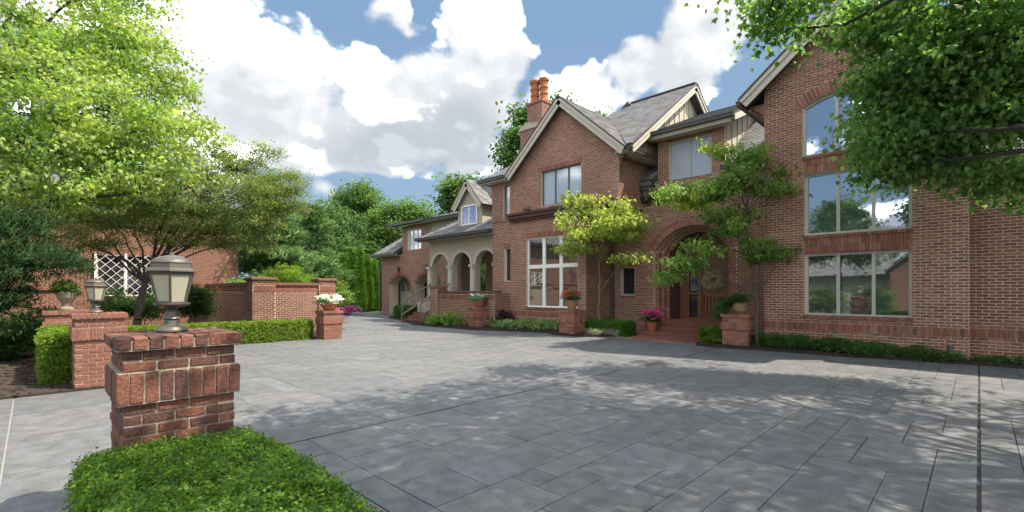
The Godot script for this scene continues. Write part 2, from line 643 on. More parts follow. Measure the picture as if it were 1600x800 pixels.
func wood(parent: Node, called: String, stems: Array, m: Material, seed_ := 3, sides := 9) -> MeshInstance3D:
	var rng := RandomNumberGenerator.new()
	rng.seed = seed_
	var mb := MB.new()
	for s in stems:   # [from, to, r0, r1, sag]
		var a: Vector3 = s[0]
		var b: Vector3 = s[1]
		var n := 7
		var path := []
		var rad := []
		var l := a.distance_to(b)
		for i in n + 1:
			var t := float(i) / n
			var p := a.lerp(b, t)
			p.y += s[4] * sin(t * PI) * l
			if i > 0 and i < n: p += Vector3(rng.randfn(), rng.randfn() * 0.5, rng.randfn()) * l * 0.018
			path.append(p); rad.append(lerpf(s[2], s[3], pow(t, 0.8)))
		mb.tube(path, rad, sides if s[2] > 0.04 else 5, false)
	return obj(called, mb, m, parent)

# a leafy tree: trunk, limbs to each blob, twigs to some sprays
func make_tree(called: String, label: String, base: Vector3, fork: Array, r0: float, blobs: Array, clumps: Array, m: Material, ca: Color, cb: Color, bark: Material, opt := {}) -> Node3D:
	var t := thing(called, label, "tree", base, opt.get("group", ""))
	var tips := crown(t, "crown", blobs, clumps, m, ca, cb, opt)
	var stems := []
	var last: Vector3 = base - Vector3(0, 0.1, 0)
	var rr := r0
	for i in fork.size():
		stems.append([last, fork[i], rr, rr * 0.78, 0.0])
		rr *= 0.78
		last = fork[i]
	for bl in blobs:
		if opt.get("limbs", true):
			var c := Vector3(bl[0], bl[1], bl[2])
			var from: Vector3 = fork[0]
			for f in fork:
				if f.y < c.y - 0.2 and f.distance_to(c) < from.distance_to(c) + 1.0: from = f
			stems.append([from, c, r0 * opt.get("limb", 0.4), r0 * 0.08, opt.get("arch", 0.06)])
	var every: int = opt.get("twig_every", 3)
	for i in range(0, tips.size(), every):
		stems.append([tips[i][1], tips[i][0], r0 * 0.09, 0.006, 0.03])
	wood(t, "trunk", stems, bark, opt.get("seed", 5))
	return t

# clipped hedge: rounded box of leaves over a dark twiggy core
func hedge(called: String, label: String, o: Vector3, size: Vector3, clumps: Array, m: Material, ca: Color, cb: Color, n: int, opt := {}) -> Node3D:
	var t := thing(called, label, "hedge", o + Vector3(size.x / 2, 0, size.z / 2))
	var mb := MB.new()
	var ins: float = opt.get("inset", 0.06)
	mb.bevel_box(o + size / 2 - Vector3(0, ins / 2, 0), size - Vector3(2 * ins, ins, 2 * ins), opt.get("round", 0.1) * 0.8)
	obj("branches", mb, M.hedge_core, t)
	var rng := RandomNumberGenerator.new()
	rng.seed = int(absf(o.x) * 100) + 3
	var xfs := []
	var cls := []
	for k in clumps.size():
		xfs.append([]); cls.append([])
	var areas := [size.x * size.z, size.y * size.z, size.y * size.z, size.x * size.y, size.x * size.y]
	var tot := 0.0
	for a in areas: tot += a
	var rd: float = opt.get("round", 0.1)
	var bump := FastNoiseLite.new()
	bump.seed = 11; bump.frequency = opt.get("bump_freq", 2.2)
	for i in n:
		var f := rng.randf() * tot
		var side := 0
		while side < 4 and f > areas[side]:
			f -= areas[side]; side += 1
		var q := Vector3(rng.randf(), rng.randf(), rng.randf())
		if side == 0: q.y = 1.0
		elif side == 1: q.x = 0.0
		elif side == 2: q.x = 1.0
		elif side == 3: q.z = 0.0
		else: q.z = 1.0
		var p := (q - Vector3.ONE * 0.5) * size
		var inner := size / 2 - Vector3.ONE * rd
		var cl := p.clamp(-inner, inner)
		cl.y = minf(p.y, inner.y)
		var nn := p - cl
		if nn.length() < 1e-4: continue
		nn = nn.normalized()
		p = cl + nn * rd
		p += nn * (bump.get_noise_3dv(p + o) * opt.get("bump", 0.05) - absf(rng.randfn()) * opt.get("deep", 0.025))
		var up := (nn + Vector3(rng.randfn(), rng.randfn(), rng.randfn()) * 0.35 + Vector3.UP * 0.35).normalized()
		var x := up.cross(Vector3(rng.randfn(), rng.randfn(), rng.randfn())).normalized()
		var k := rng.randi() % clumps.size()
		xfs[k].append(Transform3D(Basis(x, up, x.cross(up)).scaled(Vector3.ONE * rng.randf_range(0.75, 1.25)), o + size / 2 + p))
		cls[k].append(tint(rng, ca, cb, 0.3))
	var holder := copies("foliage", clumps[0], m, xfs[0], cls[0], t)
	for k in range(1, clumps.size()): copies("leaves", clumps[k], m, xfs[k], cls[k], holder)
	return t

# mound of foliage (shrub, flower clump); flowers optional
func shrub(called: String, label: String, cat: String, blobs: Array, clumps: Array, m: Material, ca: Color, cb: Color, opt := {}) -> Node3D:
	var b0: Array = blobs[0]
	var t := thing(called, label, cat, Vector3(b0[0], opt.get("base", 0.0), b0[2]), opt.get("group", ""))
	var tips := crown(t, "foliage", blobs, clumps, m, ca, cb, opt)
	var stems := []
	var root := Vector3(b0[0], opt.get("base", 0.0), b0[2])
	for bl in blobs: stems.append([root + (Vector3(bl[0], root.y, bl[2]) - root) * 0.6, Vector3(bl[0], bl[1], bl[2]), opt.get("stem", 0.02), 0.006, 0.0])
	for i in range(0, tips.size(), 4): stems.append([tips[i][1] - Vector3(0, 0.05, 0), tips[i][0], 0.008, 0.003, 0.0])
	wood(t, "stems", stems, M.bark, 4)
	return t

func evergreen_cone(called: String, label: String, base: Vector3, h: float, r: float, clumps: Array, m: Material, ca: Color, cb: Color, n: int, opt := {}) -> Node3D:
	var t := thing(called, label, "tree", base, opt.get("group", ""))
	var rng := RandomNumberGenerator.new()
	rng.seed = int(absf(base.x) * 50 + absf(base.z) * 9)
	var xfs := []
	var cls := []
	for k in clumps.size():
		xfs.append([]); cls.append([])
	var bump := FastNoiseLite.new()
	bump.seed = rng.randi(); bump.frequency = 0.7
	for i in n:
		var y := 1.0 - sqrt(rng.randf())
		var g := rng.randf() * TAU
		var prof: float = r * pow(1.0 - y, opt.get("power", 0.65)) * (0.55 + 0.45 * minf(y * 6.0, 1.0))
		prof *= 1.0 + 0.45 * bump.get_noise_3d(cos(g) * r, y * h, sin(g) * r)
		var q := base + Vector3(cos(g), 0, sin(g)) * prof * (1.0 - 0.3 * rng.randf() * rng.randf()) + Vector3.UP * (y * h + 0.05)
		var b := Basis(Vector3.UP, -g + PI / 2) * Basis(Vector3.RIGHT, opt.get("lean", -1.0) + rng.randfn() * 0.3)
		var k := rng.randi() % clumps.size()
		xfs[k].append(Transform3D(b.scaled(Vector3.ONE * rng.randf_range(0.7, 1.3)), q))
		cls[k].append(tint(rng, ca, cb, 0.25))
	var holder := copies("crown", clumps[0], m, xfs[0], cls[0], t)
	for k in range(1, clumps.size()): copies("leaves", clumps[k], m, xfs[k], cls[k], holder)
	wood(t, "trunk", [[base - Vector3(0, 0.1, 0), base + Vector3(0, h * 0.9, 0), r * 0.16, 0.02, 0.0]], M.bark)
	return t

# ------------------------------------------------------------------ masonry pillars
# size: side of the shaft; built course by course out of separate bricks
func brick_pillar(label: String, corner: Vector3, side: float, h: float, group := "", kind := 0, single := true) -> Node3D:
	var c := corner
	var t := thing("brick_pillar", label, "pillar", c, group)
	var core := MB.new()
	var rng := RandomNumberGenerator.new()
	rng.seed = int(absf(c.x) * 31 + absf(c.z) * 17)
	var pieces := []
	var y := h
	# [height, side grow, brick length along the face, depth, recess]
	var courses := [[0.088, 0.07, 0.0765, 0.2], [0.0677, 0.0, 0.21, 0.095], [0.0677, 0.0, 0.21, 0.095], [0.2, 0.06, 0.0765, 0.06]]
	var n := 0
	while y > 0.02:
		var cs: Array = courses[n] if n < 4 else [0.0677, 0.0, 0.21, 0.095]
		var hh := minf(cs[0], y + 0.05)
		var s: float = side + cs[1]
		core.box(c + Vector3(0, y - hh / 2 - (0.012 if n == 0 else 0.0), 0), Vector3(s - 0.018, hh - 0.024 if n == 0 else hh, s - 0.018))
		var dep: float = cs[3]
		var run: float = s - dep
		var cnt := int(round(run / cs[2]))
		var st := run / cnt
		for f in 4:
			var u := Vector3(0, 0, -1).rotated(Vector3.UP, f * PI / 2)
			var nr := Vector3(1, 0, 0).rotated(Vector3.UP, f * PI / 2)
			for i in cnt:
				var flip := n % 2 == 1 and n > 0
				var a := -s / 2 + (dep if flip else 0.0) + i * st
				var g := 0.0105
				var at := c + u * (a + st / 2) + nr * (s / 2 - dep / 2 + rng.randf_range(-0.003, 0.003)) + Vector3.UP * (y - hh / 2 + rng.randf_range(-0.0015, 0.0015))
				var b := Basis(u, rng.randfn() * 0.006)
				pieces.append(Transform3D(Basis(Basis(Vector3.UP, rng.randfn() * 0.008) * u * (st - g), Basis(nr, rng.randfn() * 0.01) * Vector3.UP * (hh - g), nr * dep), at))
		if n == 0:   # middle of the cap
			for i in 5:
				for j in 2:
					var w := (s - 0.4) / 5.0
					pieces.append(Transform3D(Basis(Vector3.RIGHT * (w - 0.01), Vector3.UP * (hh - 0.01), Vector3.BACK * ((s - 0.4) / 2 - 0.008)), c + Vector3(-(s - 0.4) / 2 + w * (i + 0.5), y - hh / 2, (s - 0.4) * (j * 0.5 - 0.25))))
		y -= hh
		n += 1
	obj("mortar", core, M.mortar_light, t)
	if single:
		for p in pieces: brick_piece(p, rng, t, kind)
	else:
		var cols := []
		for p in pieces: cols.append(brick_tint(rng, kind))
		copies("bricks", brick_shapes[0], M.brick, pieces, cols, t)
	return t

func lantern(label: String, at: Vector3, scale_ := 1.0, turn := 0.3) -> Node3D:
	var t := thing("post_lantern", label, "lantern", at, "lanterns on the gate pillars")
	t.scale = Vector3(0.9, 1.0, 0.9) * scale_
	var base := MB.new()
	base.lathe([Vector2(0.0, 0.0), Vector2(0.10, 0.0), Vector2(0.10, 0.012), Vector2(0.085, 0.03), Vector2(0.05, 0.05), Vector2(0.045, 0.075), Vector2(0.055, 0.085), Vector2(0.048, 0.095), Vector2(0.04, 0.13), Vector2(0.028, 0.15), Vector2(0.04, 0.158), Vector2(0.1, 0.168), Vector2(0.112, 0.178), Vector2(0.112, 0.19), Vector2(0.0, 0.192)], 18, at)
	obj("base", base, M.lantern, t)
	var fr := MB.new()
	var r0 := 0.093
	var r1 := 0.142
	var y0 := 0.19
	var y1 := 0.385
	for i in 6:
		var g := TAU * i / 6 + turn
		var d := Vector3(cos(g), 0, sin(g))
		fr.tube([at + d * r0 + Vector3.UP * y0, at + d * r1 + Vector3.UP * y1], [0.008, 0.009], 6)
	for yy in [[y0 + 0.004, r0], [y1 - 0.006, r1]]:
		for i in 6:
			var g := TAU * i / 6 + turn
			var g2 := TAU * (i + 1) / 6 + turn
			fr.tube([at + Vector3(cos(g) * yy[1], yy[0], sin(g) * yy[1]), at + Vector3(cos(g2) * yy[1], yy[0], sin(g2) * yy[1])], [0.009, 0.009], 6)
	obj("frame", fr, M.lantern, t)
	for i in 6:
		var g := TAU * i / 6 + turn
		var g2 := TAU * (i + 1) / 6 + turn
		var a := Vector3(cos(g), 0, sin(g))
		var b := Vector3(cos(g2), 0, sin(g2))
		var p := MB.new()
		var mid := (a + b).normalized() * 0.004
		p.hull8([at + a * r0 + Vector3.UP * y0, at + b * r0 + Vector3.UP * y0, at + b * r1 + Vector3.UP * y1, at + a * r1 + Vector3.UP * y1,
			at + a * r0 + Vector3.UP * y0 - mid, at + b * r0 + Vector3.UP * y0 - mid, at + b * r1 + Vector3.UP * y1 - mid, at + a * r1 + Vector3.UP * y1 - mid])
		obj("pane", p, M.lantern_glass, t)
	var cd := MB.new()
	cd.tube([at + Vector3.UP * 0.19, at + Vector3.UP * 0.29], [0.014, 0.012], 8)
	obj("candle_socket", cd, M.white_trim, t)
	var roof := MB.new()
	roof.lathe([Vector2(0.0, 0.383), Vector2(0.150, 0.385), Vector2(0.165, 0.392), Vector2(0.163, 0.402), Vector2(0.140, 0.416), Vector2(0.137, 0.44), Vector2(0.139, 0.452)], 6, at, true, turn)
	roof.lathe([Vector2(0.139, 0.452), Vector2(0.125, 0.47), Vector2(0.09, 0.487), Vector2(0.045, 0.497), Vector2(0.02, 0.502), Vector2(0.018, 0.515), Vector2(0.0, 0.522)], 6, at, false, turn)
	obj("lantern_roof", roof, M.lantern, t)
	return t

func pot(called: String, label: String, cat: String, at: Vector3, profile: Array, m: Material, group := "") -> Node3D:
	var t := thing(called, label, cat, at, group)
	var mb := MB.new()
	mb.lathe(profile, 24, at)
	obj("bowl", mb, m, t)
	var soil := MB.new()
	var top: Vector2 = profile[profile.size() - 1]
	soil.lathe([Vector2(top.x, top.y - 0.02), Vector2(0.0, top.y - 0.015)], 16, at)
	obj("soil", soil, M.mulch, t)
	return t

# ------------------------------------------------------------------ sky
# cumulus banks: [azimuth from north towards west, elevation, half width, half height, strength] in degrees
const BANKS := [[78.6, 20.0, 12.0, 9.0, 1.0], [71.8, 21.5, 9.0, 5.5, 1.1], [68.0, 17.0, 9.0, 4.5, 1.0], [60.4, 23.0, 5.0, 4.2, 1.0], [59.5, 29.5, 4.0, 3.0, 0.8], [52.0, 21.0, 9.0, 6.0, 1.2],
	[47.5, 27.5, 5.4, 7.5, 1.2], [56.0, 16.5, 13.0, 3.4, 1.15], [36.5, 23.2, 4.0, 2.6, 0.85], [29.5, 25.0, 4.2, 3.0, 1.0], [23.0, 27.3, 5.5, 4.2, 1.15], [24.5, 23.0, 4.0, 2.8, 0.75], [40.0, 21.0, 4.0, 3.5, 0.8],
	[66.5, 11.5, 3.4, 1.1, 0.75], [65.5, 8.0, 3.5, 1.7, 0.9], [84.0, 31.0, 9.0, 6.0, 1.0], [72.0, 37.0, 6.0, 3.0, 0.7], [46.0, 38.0, 6.0, 4.0, 0.9], [20.0, 33.0, 7.0, 4.5, 0.9], [95.0, 24.0, 11.0, 6.0, 0.9], [55.0, 4.0, 12.0, 1.5, 0.5]]
const BLUE := [[64.0, 30.3, 5.0, 3.0, 0.9], [59.0, 27.6, 1.6, 2.4, 0.7], [36.0, 30.5, 6.0, 3.4, 1.0], [39.5, 26.6, 1.3, 2.6, 0.9], [62.0, 11.2, 12.0, 2.0, 0.8], [30.0, 16.0, 10.0, 3.5, 0.5], [56.4, 30.3, 1.5, 1.6, 0.5]]
const GREY := [[56.5, 17.0, 8.0, 3.6, 0.95], [51.0, 19.5, 5.5, 4.0, 0.8], [62.0, 15.0, 7.0, 2.2, 0.6], [52.0, 14.5, 7.0, 2.0, 0.6], [22.5, 22.0, 3.0, 2.5, 0.35], [80.0, 15.0, 8.0, 3.0, 0.5]]

var sky_rows: Array = []
const SKY_W := 3072
const SKY_H := 1536

func _sky_row(y: int) -> void:
	var big := FastNoiseLite.new()
	big.seed = 21; big.frequency = 1.6; big.fractal_octaves = 3
	var fine := FastNoiseLite.new()
	fine.seed = 4; fine.frequency = 7.0; fine.fractal_octaves = 6; fine.fractal_gain = 0.55
	var soft := FastNoiseLite.new()
	soft.seed = 9; soft.frequency = 2.6; soft.fractal_octaves = 5
	var row := PackedFloat32Array()
	row.resize(SKY_W * 3)
	var el := PI / 2 - (y + 0.5) / SKY_H * PI
	var eld := rad_to_deg(el)
	var hz := clampf(1.0 - sin(maxf(el, 0.0)), 0.0, 1.0)
	var blue := Color(0.042, 0.071, 0.115).lerp(Color(0.085, 0.117, 0.148), pow(hz, 3.0))
	var grd := Color(0.16, 0.17, 0.14)
	for x in SKY_W:
		var c := blue
		if eld < -1.0:
			c = grd
		else:
			var az := wrapf((x + 0.5) / SKY_W * TAU, -PI, PI)     # 0 is -z, positive towards +x
			var azd := -rad_to_deg(az)
			var d := Vector3(sin(az) * cos(el), sin(el), -cos(az) * cos(el))
			var m := 0.1 + 0.9 * big.get_noise_3dv(d + Vector3(7, 0, 0))
			if azd > -20.0 and azd < 115.0 and eld < 46.0:
				var k := smoothstep(-20.0, 5.0, azd) * (1.0 - smoothstep(95.0, 115.0, azd)) * (1.0 - smoothstep(36.0, 46.0, eld))
				var s := -0.55
				for b in BANKS:
					var e := pow((azd - b[0]) / b[2], 2) + pow((eld - b[1]) / b[3], 2)
					if e < 4.0: s = maxf(s, b[4] * (1.0 - e) if e < 1.0 else (1.0 - e) * 0.5)
				for b in BLUE:
					var e := pow((azd - b[0]) / b[2], 2) + pow((eld - b[1]) / b[3], 2)
					if e < 1.5: s -= b[4] * (1.0 - e / 1.5)
				m = lerpf(m, s, k)
			var back := pow((azd - 163.0) / 20.0, 2) + pow((eld - 17.0) / 15.0, 2)
			if back < 1.0: m -= 0.8 * (1.0 - back)
			var f := fine.get_noise_3dv(d * Vector3(1, 1.35, 1))
			var den := smoothstep(-0.12, 0.30, m * 0.75 + f * 0.85)
			if den > 0.001:
				var g := 0.0
				if azd > -40.0 and azd < 140.0:
					for b in GREY:
						var e := pow((azd - b[0]) / b[2], 2) + pow((eld - b[1]) / b[3], 2)
						if e < 5.0: g = g + (1.0 - g) * b[4] * exp(-e * 1.1)
				var sf := soft.get_noise_3dv(d * Vector3(1, 1.6, 1))
				g = clampf(g * (1.0 + sf * 0.8) + 0.25 * maxf(sf, 0.0) + 0.12 * f * g, 0.0, 1.0)
				var relief := (f - fine.get_noise_3dv(d * Vector3(1, 1.35, 1) + Vector3(0.012, 0.03, -0.012))) * 0.75 + (sf - soft.get_noise_3dv(d * Vector3(1, 1.6, 1) + Vector3(0.03, 0.06, -0.03))) * 1.3
				var lit := clampf(0.66 + relief + 0.55 * big.get_noise_3dv(d * 1.7 + Vector3(3, 1, 0)) - 0.25 * (den - 0.6), 0.0, 1.0)
				var white := Color(0.146, 0.152, 0.160).lerp(Color(0.205, 0.207, 0.210), clampf(lit / 0.62, 0.0, 1.0)).lerp(Color(1.35, 1.35, 1.36), smoothstep(0.60, 0.92, lit))
				var cl := white.lerp(Color(0.107, 0.117, 0.13), clampf(g * 1.1, 0.0, 0.98))
				c = c.lerp(cl, den)
		row[x * 3] = c.r; row[x * 3 + 1] = c.g; row[x * 3 + 2] = c.b
	sky_rows[y] = row

func make_sky() -> ImageTexture:
	sky_rows.resize(SKY_H)
	var top := int(SKY_H * 0.52)
	var id := WorkerThreadPool.add_group_task(_sky_row, top, -1, true)
	WorkerThreadPool.wait_for_group_task_completion(id)
	var data := PackedByteArray()
	for y in SKY_H:
		data.append_array((sky_rows[y] if y < top else sky_rows[top - 1]).to_byte_array())
	sky_rows.clear()
	return ImageTexture.create_from_image(Image.create_from_data(SKY_W, SKY_H, false, Image.FORMAT_RGBF, data))

# ------------------------------------------------------------------ the scene
func _ready() -> void:
	var cam := Camera3D.new()
	cam.name = "camera"
	cam.projection = Camera3D.PROJECTION_FRUSTUM
	cam.near = 0.05
	cam.far = 1500.0
	cam.set_frustum(0.05 * 800.0 / 740.0, Vector2(0, 0.05 * 55.0 / 740.0), 0.05, 1500.0)
	cam.position = EYE
	cam.rotation_degrees = Vector3(0, 44.6, 0)
	add_child(cam)
	cam.current = true

	var env := Environment.new()
	env.background_mode = Environment.BG_SKY
	var sky := Sky.new()
	var pan := PanoramaSkyMaterial.new()
	pan.panorama = make_sky()
	sky.sky_material = pan
	env.sky = sky
	env.background_energy_multiplier = 1.0
	env.tonemap_mode = Environment.TONE_MAPPER_LINEAR
	env.tonemap_exposure = 5.3
	env.sdfgi_enabled = true
	env.ssao_enabled = true
	env.ssil_enabled = true
	var we := WorldEnvironment.new()
	we.name = "environment"
	we.environment = env
	add_child(we)

	var sun := DirectionalLight3D.new()
	sun.name = "sun"
	sun.light_energy = 0.62
	sun.light_color = Color(1.0, 0.95, 0.87)
	sun.light_angular_distance = 0.5
	sun.shadow_enabled = true
	sun.basis = Basis.looking_at(-Vector3(0.459, 0.819, -0.344))
	add_child(sun)

	materials()
	ground_and_drive()
	build_house()
	left_building()
	far_house()
	garden_walls()
	pillars_and_lanterns()
	beds()
	hedges()
	trees()
	small_things()

func materials() -> void:
	var n1 := noise_tex(1, 0.02, 0.09, 0.62, 512, 0.5, 0.12)
	var n2 := slate_tex()
	var ripple := noise_tex(6, 0.01, 0.03, 0.0, 256, 0.3)
	var n3 := noise_tex(3, 0.03, 0.2, 0.7, 512, 0.5)
	M["n1"] = n1
	mat("brick", Color(1, 1, 1), 0.9, n1, 3.0, true, 0.25)
	mat("mortar", Color(0.76, 0.63, 0.50), 0.95, n1, 2.0)
	mat("mortar_light", Color(0.42, 0.35, 0.27), 0.95, n1, 2.0)
	mat("shingle", Color(1.3, 1.3, 1.3), 0.9, n3, 2.0, true)
	mat("roof_board", Color(0.07, 0.07, 0.072), 0.9)
	mat("trim", Color(0.66, 0.60, 0.50), 0.6, n3, 1.5)
	mat("siding", Color(0.58, 0.53, 0.43), 0.7, n3, 1.0)
	mat("stucco", Color(0.58, 0.53, 0.42), 0.9, n1, 1.0)
	mat("white_trim", Color(0.75, 0.74, 0.7), 0.6)
	mat("window_frame", Color(0.62, 0.59, 0.52), 0.55, n3, 2.0)
	mat("dark_frame", Color(0.10, 0.09, 0.08), 0.6)
	mat("metal_dark", Color(0.045, 0.042, 0.04), 0.45)
	mat("lantern", Color(0.17, 0.155, 0.14), 0.5, n1, 14.0)
	M.lantern.metallic = 0.55
	mat("door_wood", Color(0.20, 0.082, 0.042), 0.45, n3, 3.0)
	mat("garage_door", Color(0.5, 0.48, 0.4), 0.7, n3, 1.0)
	mat("step_brick", Color(0.27, 0.105, 0.075), 0.85, n1, 2.5, false, 0.2)
	mat("paver_slab", Color(0.18, 0.175, 0.165), 0.8, n2, 0.7, false, 0.15)
	mat("tile", Color(1, 1, 1), 0.72, n2, 0.55, true, 0.25)
	mat("joint", Color(0.045, 0.045, 0.048), 0.95)
	mat("mulch", Color(0.055, 0.038, 0.028), 1.0, n1, 3.0, false, 1.5)
	mat("grass", Color(0.06, 0.095, 0.025), 1.0, n1, 0.6)
	mat("bark", Color(0.13, 0.10, 0.075), 0.95, n1, 5.0, false, 0.5)
	mat("bark_dark", Color(0.06, 0.048, 0.04), 0.95, n1, 5.0, false, 0.5)
	mat("bark_pale", Color(0.24, 0.19, 0.14), 0.95, n1, 6.0, false, 0.4)
	mat("hedge_core", Color(0.022, 0.03, 0.012), 1.0)
	mat("clay", Color(0.55, 0.19, 0.08), 0.85, n1, 3.0)
	mat("pot_tan", Color(0.38, 0.25, 0.12), 0.85, n1, 4.0, false, 0.3)
	mat("pot_stone", Color(0.30, 0.27, 0.2), 0.9, n1, 4.0, false, 0.3)
	mat("mortar_warm", Color(0.62, 0.50, 0.39), 0.95, n1, 2.0)
	mat("rail", Color(0.14, 0.12, 0.10), 0.5)
	mat("lattice", Color(0.72, 0.70, 0.66), 0.6)
	mat("dark_room", Color(0.02, 0.02, 0.02), 0.9)
	mat("curtain", Color(0.6, 0.6, 0.58), 0.9)
	for k in [["glass", Color(0.40, 0.43, 0.46)], ["glass_dark", Color(0.30, 0.32, 0.33)], ["glass_pale", Color(0.42, 0.47, 0.54)], ["glass_blue", Color(0.36, 0.42, 0.62)]]:
		var g := mat(k[0], k[1], 0.02)
		g.metallic = 0.92
		g.uv1_triplanar = true; g.uv1_world_triplanar = true; g.uv1_scale = Vector3.ONE * 0.45
		g.heightmap_enabled = true; g.heightmap_texture = ripple; g.heightmap_scale = 0.035
	mat("glass_blind", Color(0.34, 0.39, 0.46), 0.05).metallic_specular = 0.7
	mat("glass_black", Color(0.02, 0.024, 0.028), 0.04).metallic_specular = 0.6
	mat("glass_lead", Color(0.13, 0.20, 0.50), 0.1)
	var lg := mat("lantern_glass", Color(0.50, 0.48, 0.38), 0.3)
	lg.transparency = BaseMaterial3D.TRANSPARENCY_ALPHA
	lg.albedo_color.a = 0.55
	var unit := MB.new()
	unit.bevel_box(Vector3.ZERO, Vector3.ONE, 0.03)
	var flatbox := MB.new()
	flatbox.box(Vector3.ZERO, Vector3.ONE)
	brick_shapes = [flatbox.mesh()]
	for i in 5: brick_shapes.append(worn_brick(i + 1))
	brick_shapes.append(flatbox.mesh())
	brick_shapes.append(unit.mesh())
	var rng := RandomNumberGenerator.new()
	rng.seed = 8
	for kind in 4:
		for i in 8:
			var c := brick_tint(rng, kind)
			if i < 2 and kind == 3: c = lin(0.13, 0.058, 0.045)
			brick_mats.append(mat("brick_%d_%d" % [kind, i], c, 0.88, n1, 3.0, false, 1.0))
	leaf_mat("leaf", 1.1)
	leaf_mat("leaf_thin", 1.1)
	leaf_mat("needle", 0.5)
	M.needle.metallic_specular = 0.15
	leaf_mat("petal", 0.4)

# cleft, streaked slate: drifting grain, ridges and a few stains
func slate_tex() -> ImageTexture:
	var size := 1024
	var im := []
	for k in [[3, 0.006, 4], [5, 0.03, 4], [7, 0.16, 3]]:
		var a := FastNoiseLite.new()
		a.seed = k[0]; a.frequency = k[1]; a.fractal_octaves = k[2]
		if k[0] == 5:
			a.domain_warp_enabled = true; a.domain_warp_amplitude = 40.0; a.domain_warp_frequency = 0.01
			a.fractal_type = FastNoiseLite.FRACTAL_RIDGED
		var i: Image = a.get_seamless_image(size, size)
		i.convert(Image.FORMAT_L8)
		im.append(i.get_data())
	var out := PackedByteArray()
	out.resize(size * size * 3)
	for y in size:
		for x in size:
			var i := y * size + x
			var j := (y * 3 % size) * size + x      # pressed along one way: streaks
			var v: float = 0.24 * im[0][i] + 0.24 * im[1][j] + 0.52 * im[2][i]
			v = clampf((v / 255.0 - 0.5) * 2.1 + 0.62, 0.0, 1.0)
			var g := 0.48 + 0.52 * v
			var w: float = (im[0][(i + 300 * size) % (size * size)] / 255.0 - 0.5) * 0.07
			out[i * 3] = int(255.0 * clampf(g * (1.0 + w), 0, 1))
			out[i * 3 + 1] = int(255.0 * g)
			out[i * 3 + 2] = int(255.0 * clampf(g * (1.0 - w), 0, 1))
	return ImageTexture.create_from_image(Image.create_from_data(size, size, false, Image.FORMAT_RGB8, out))

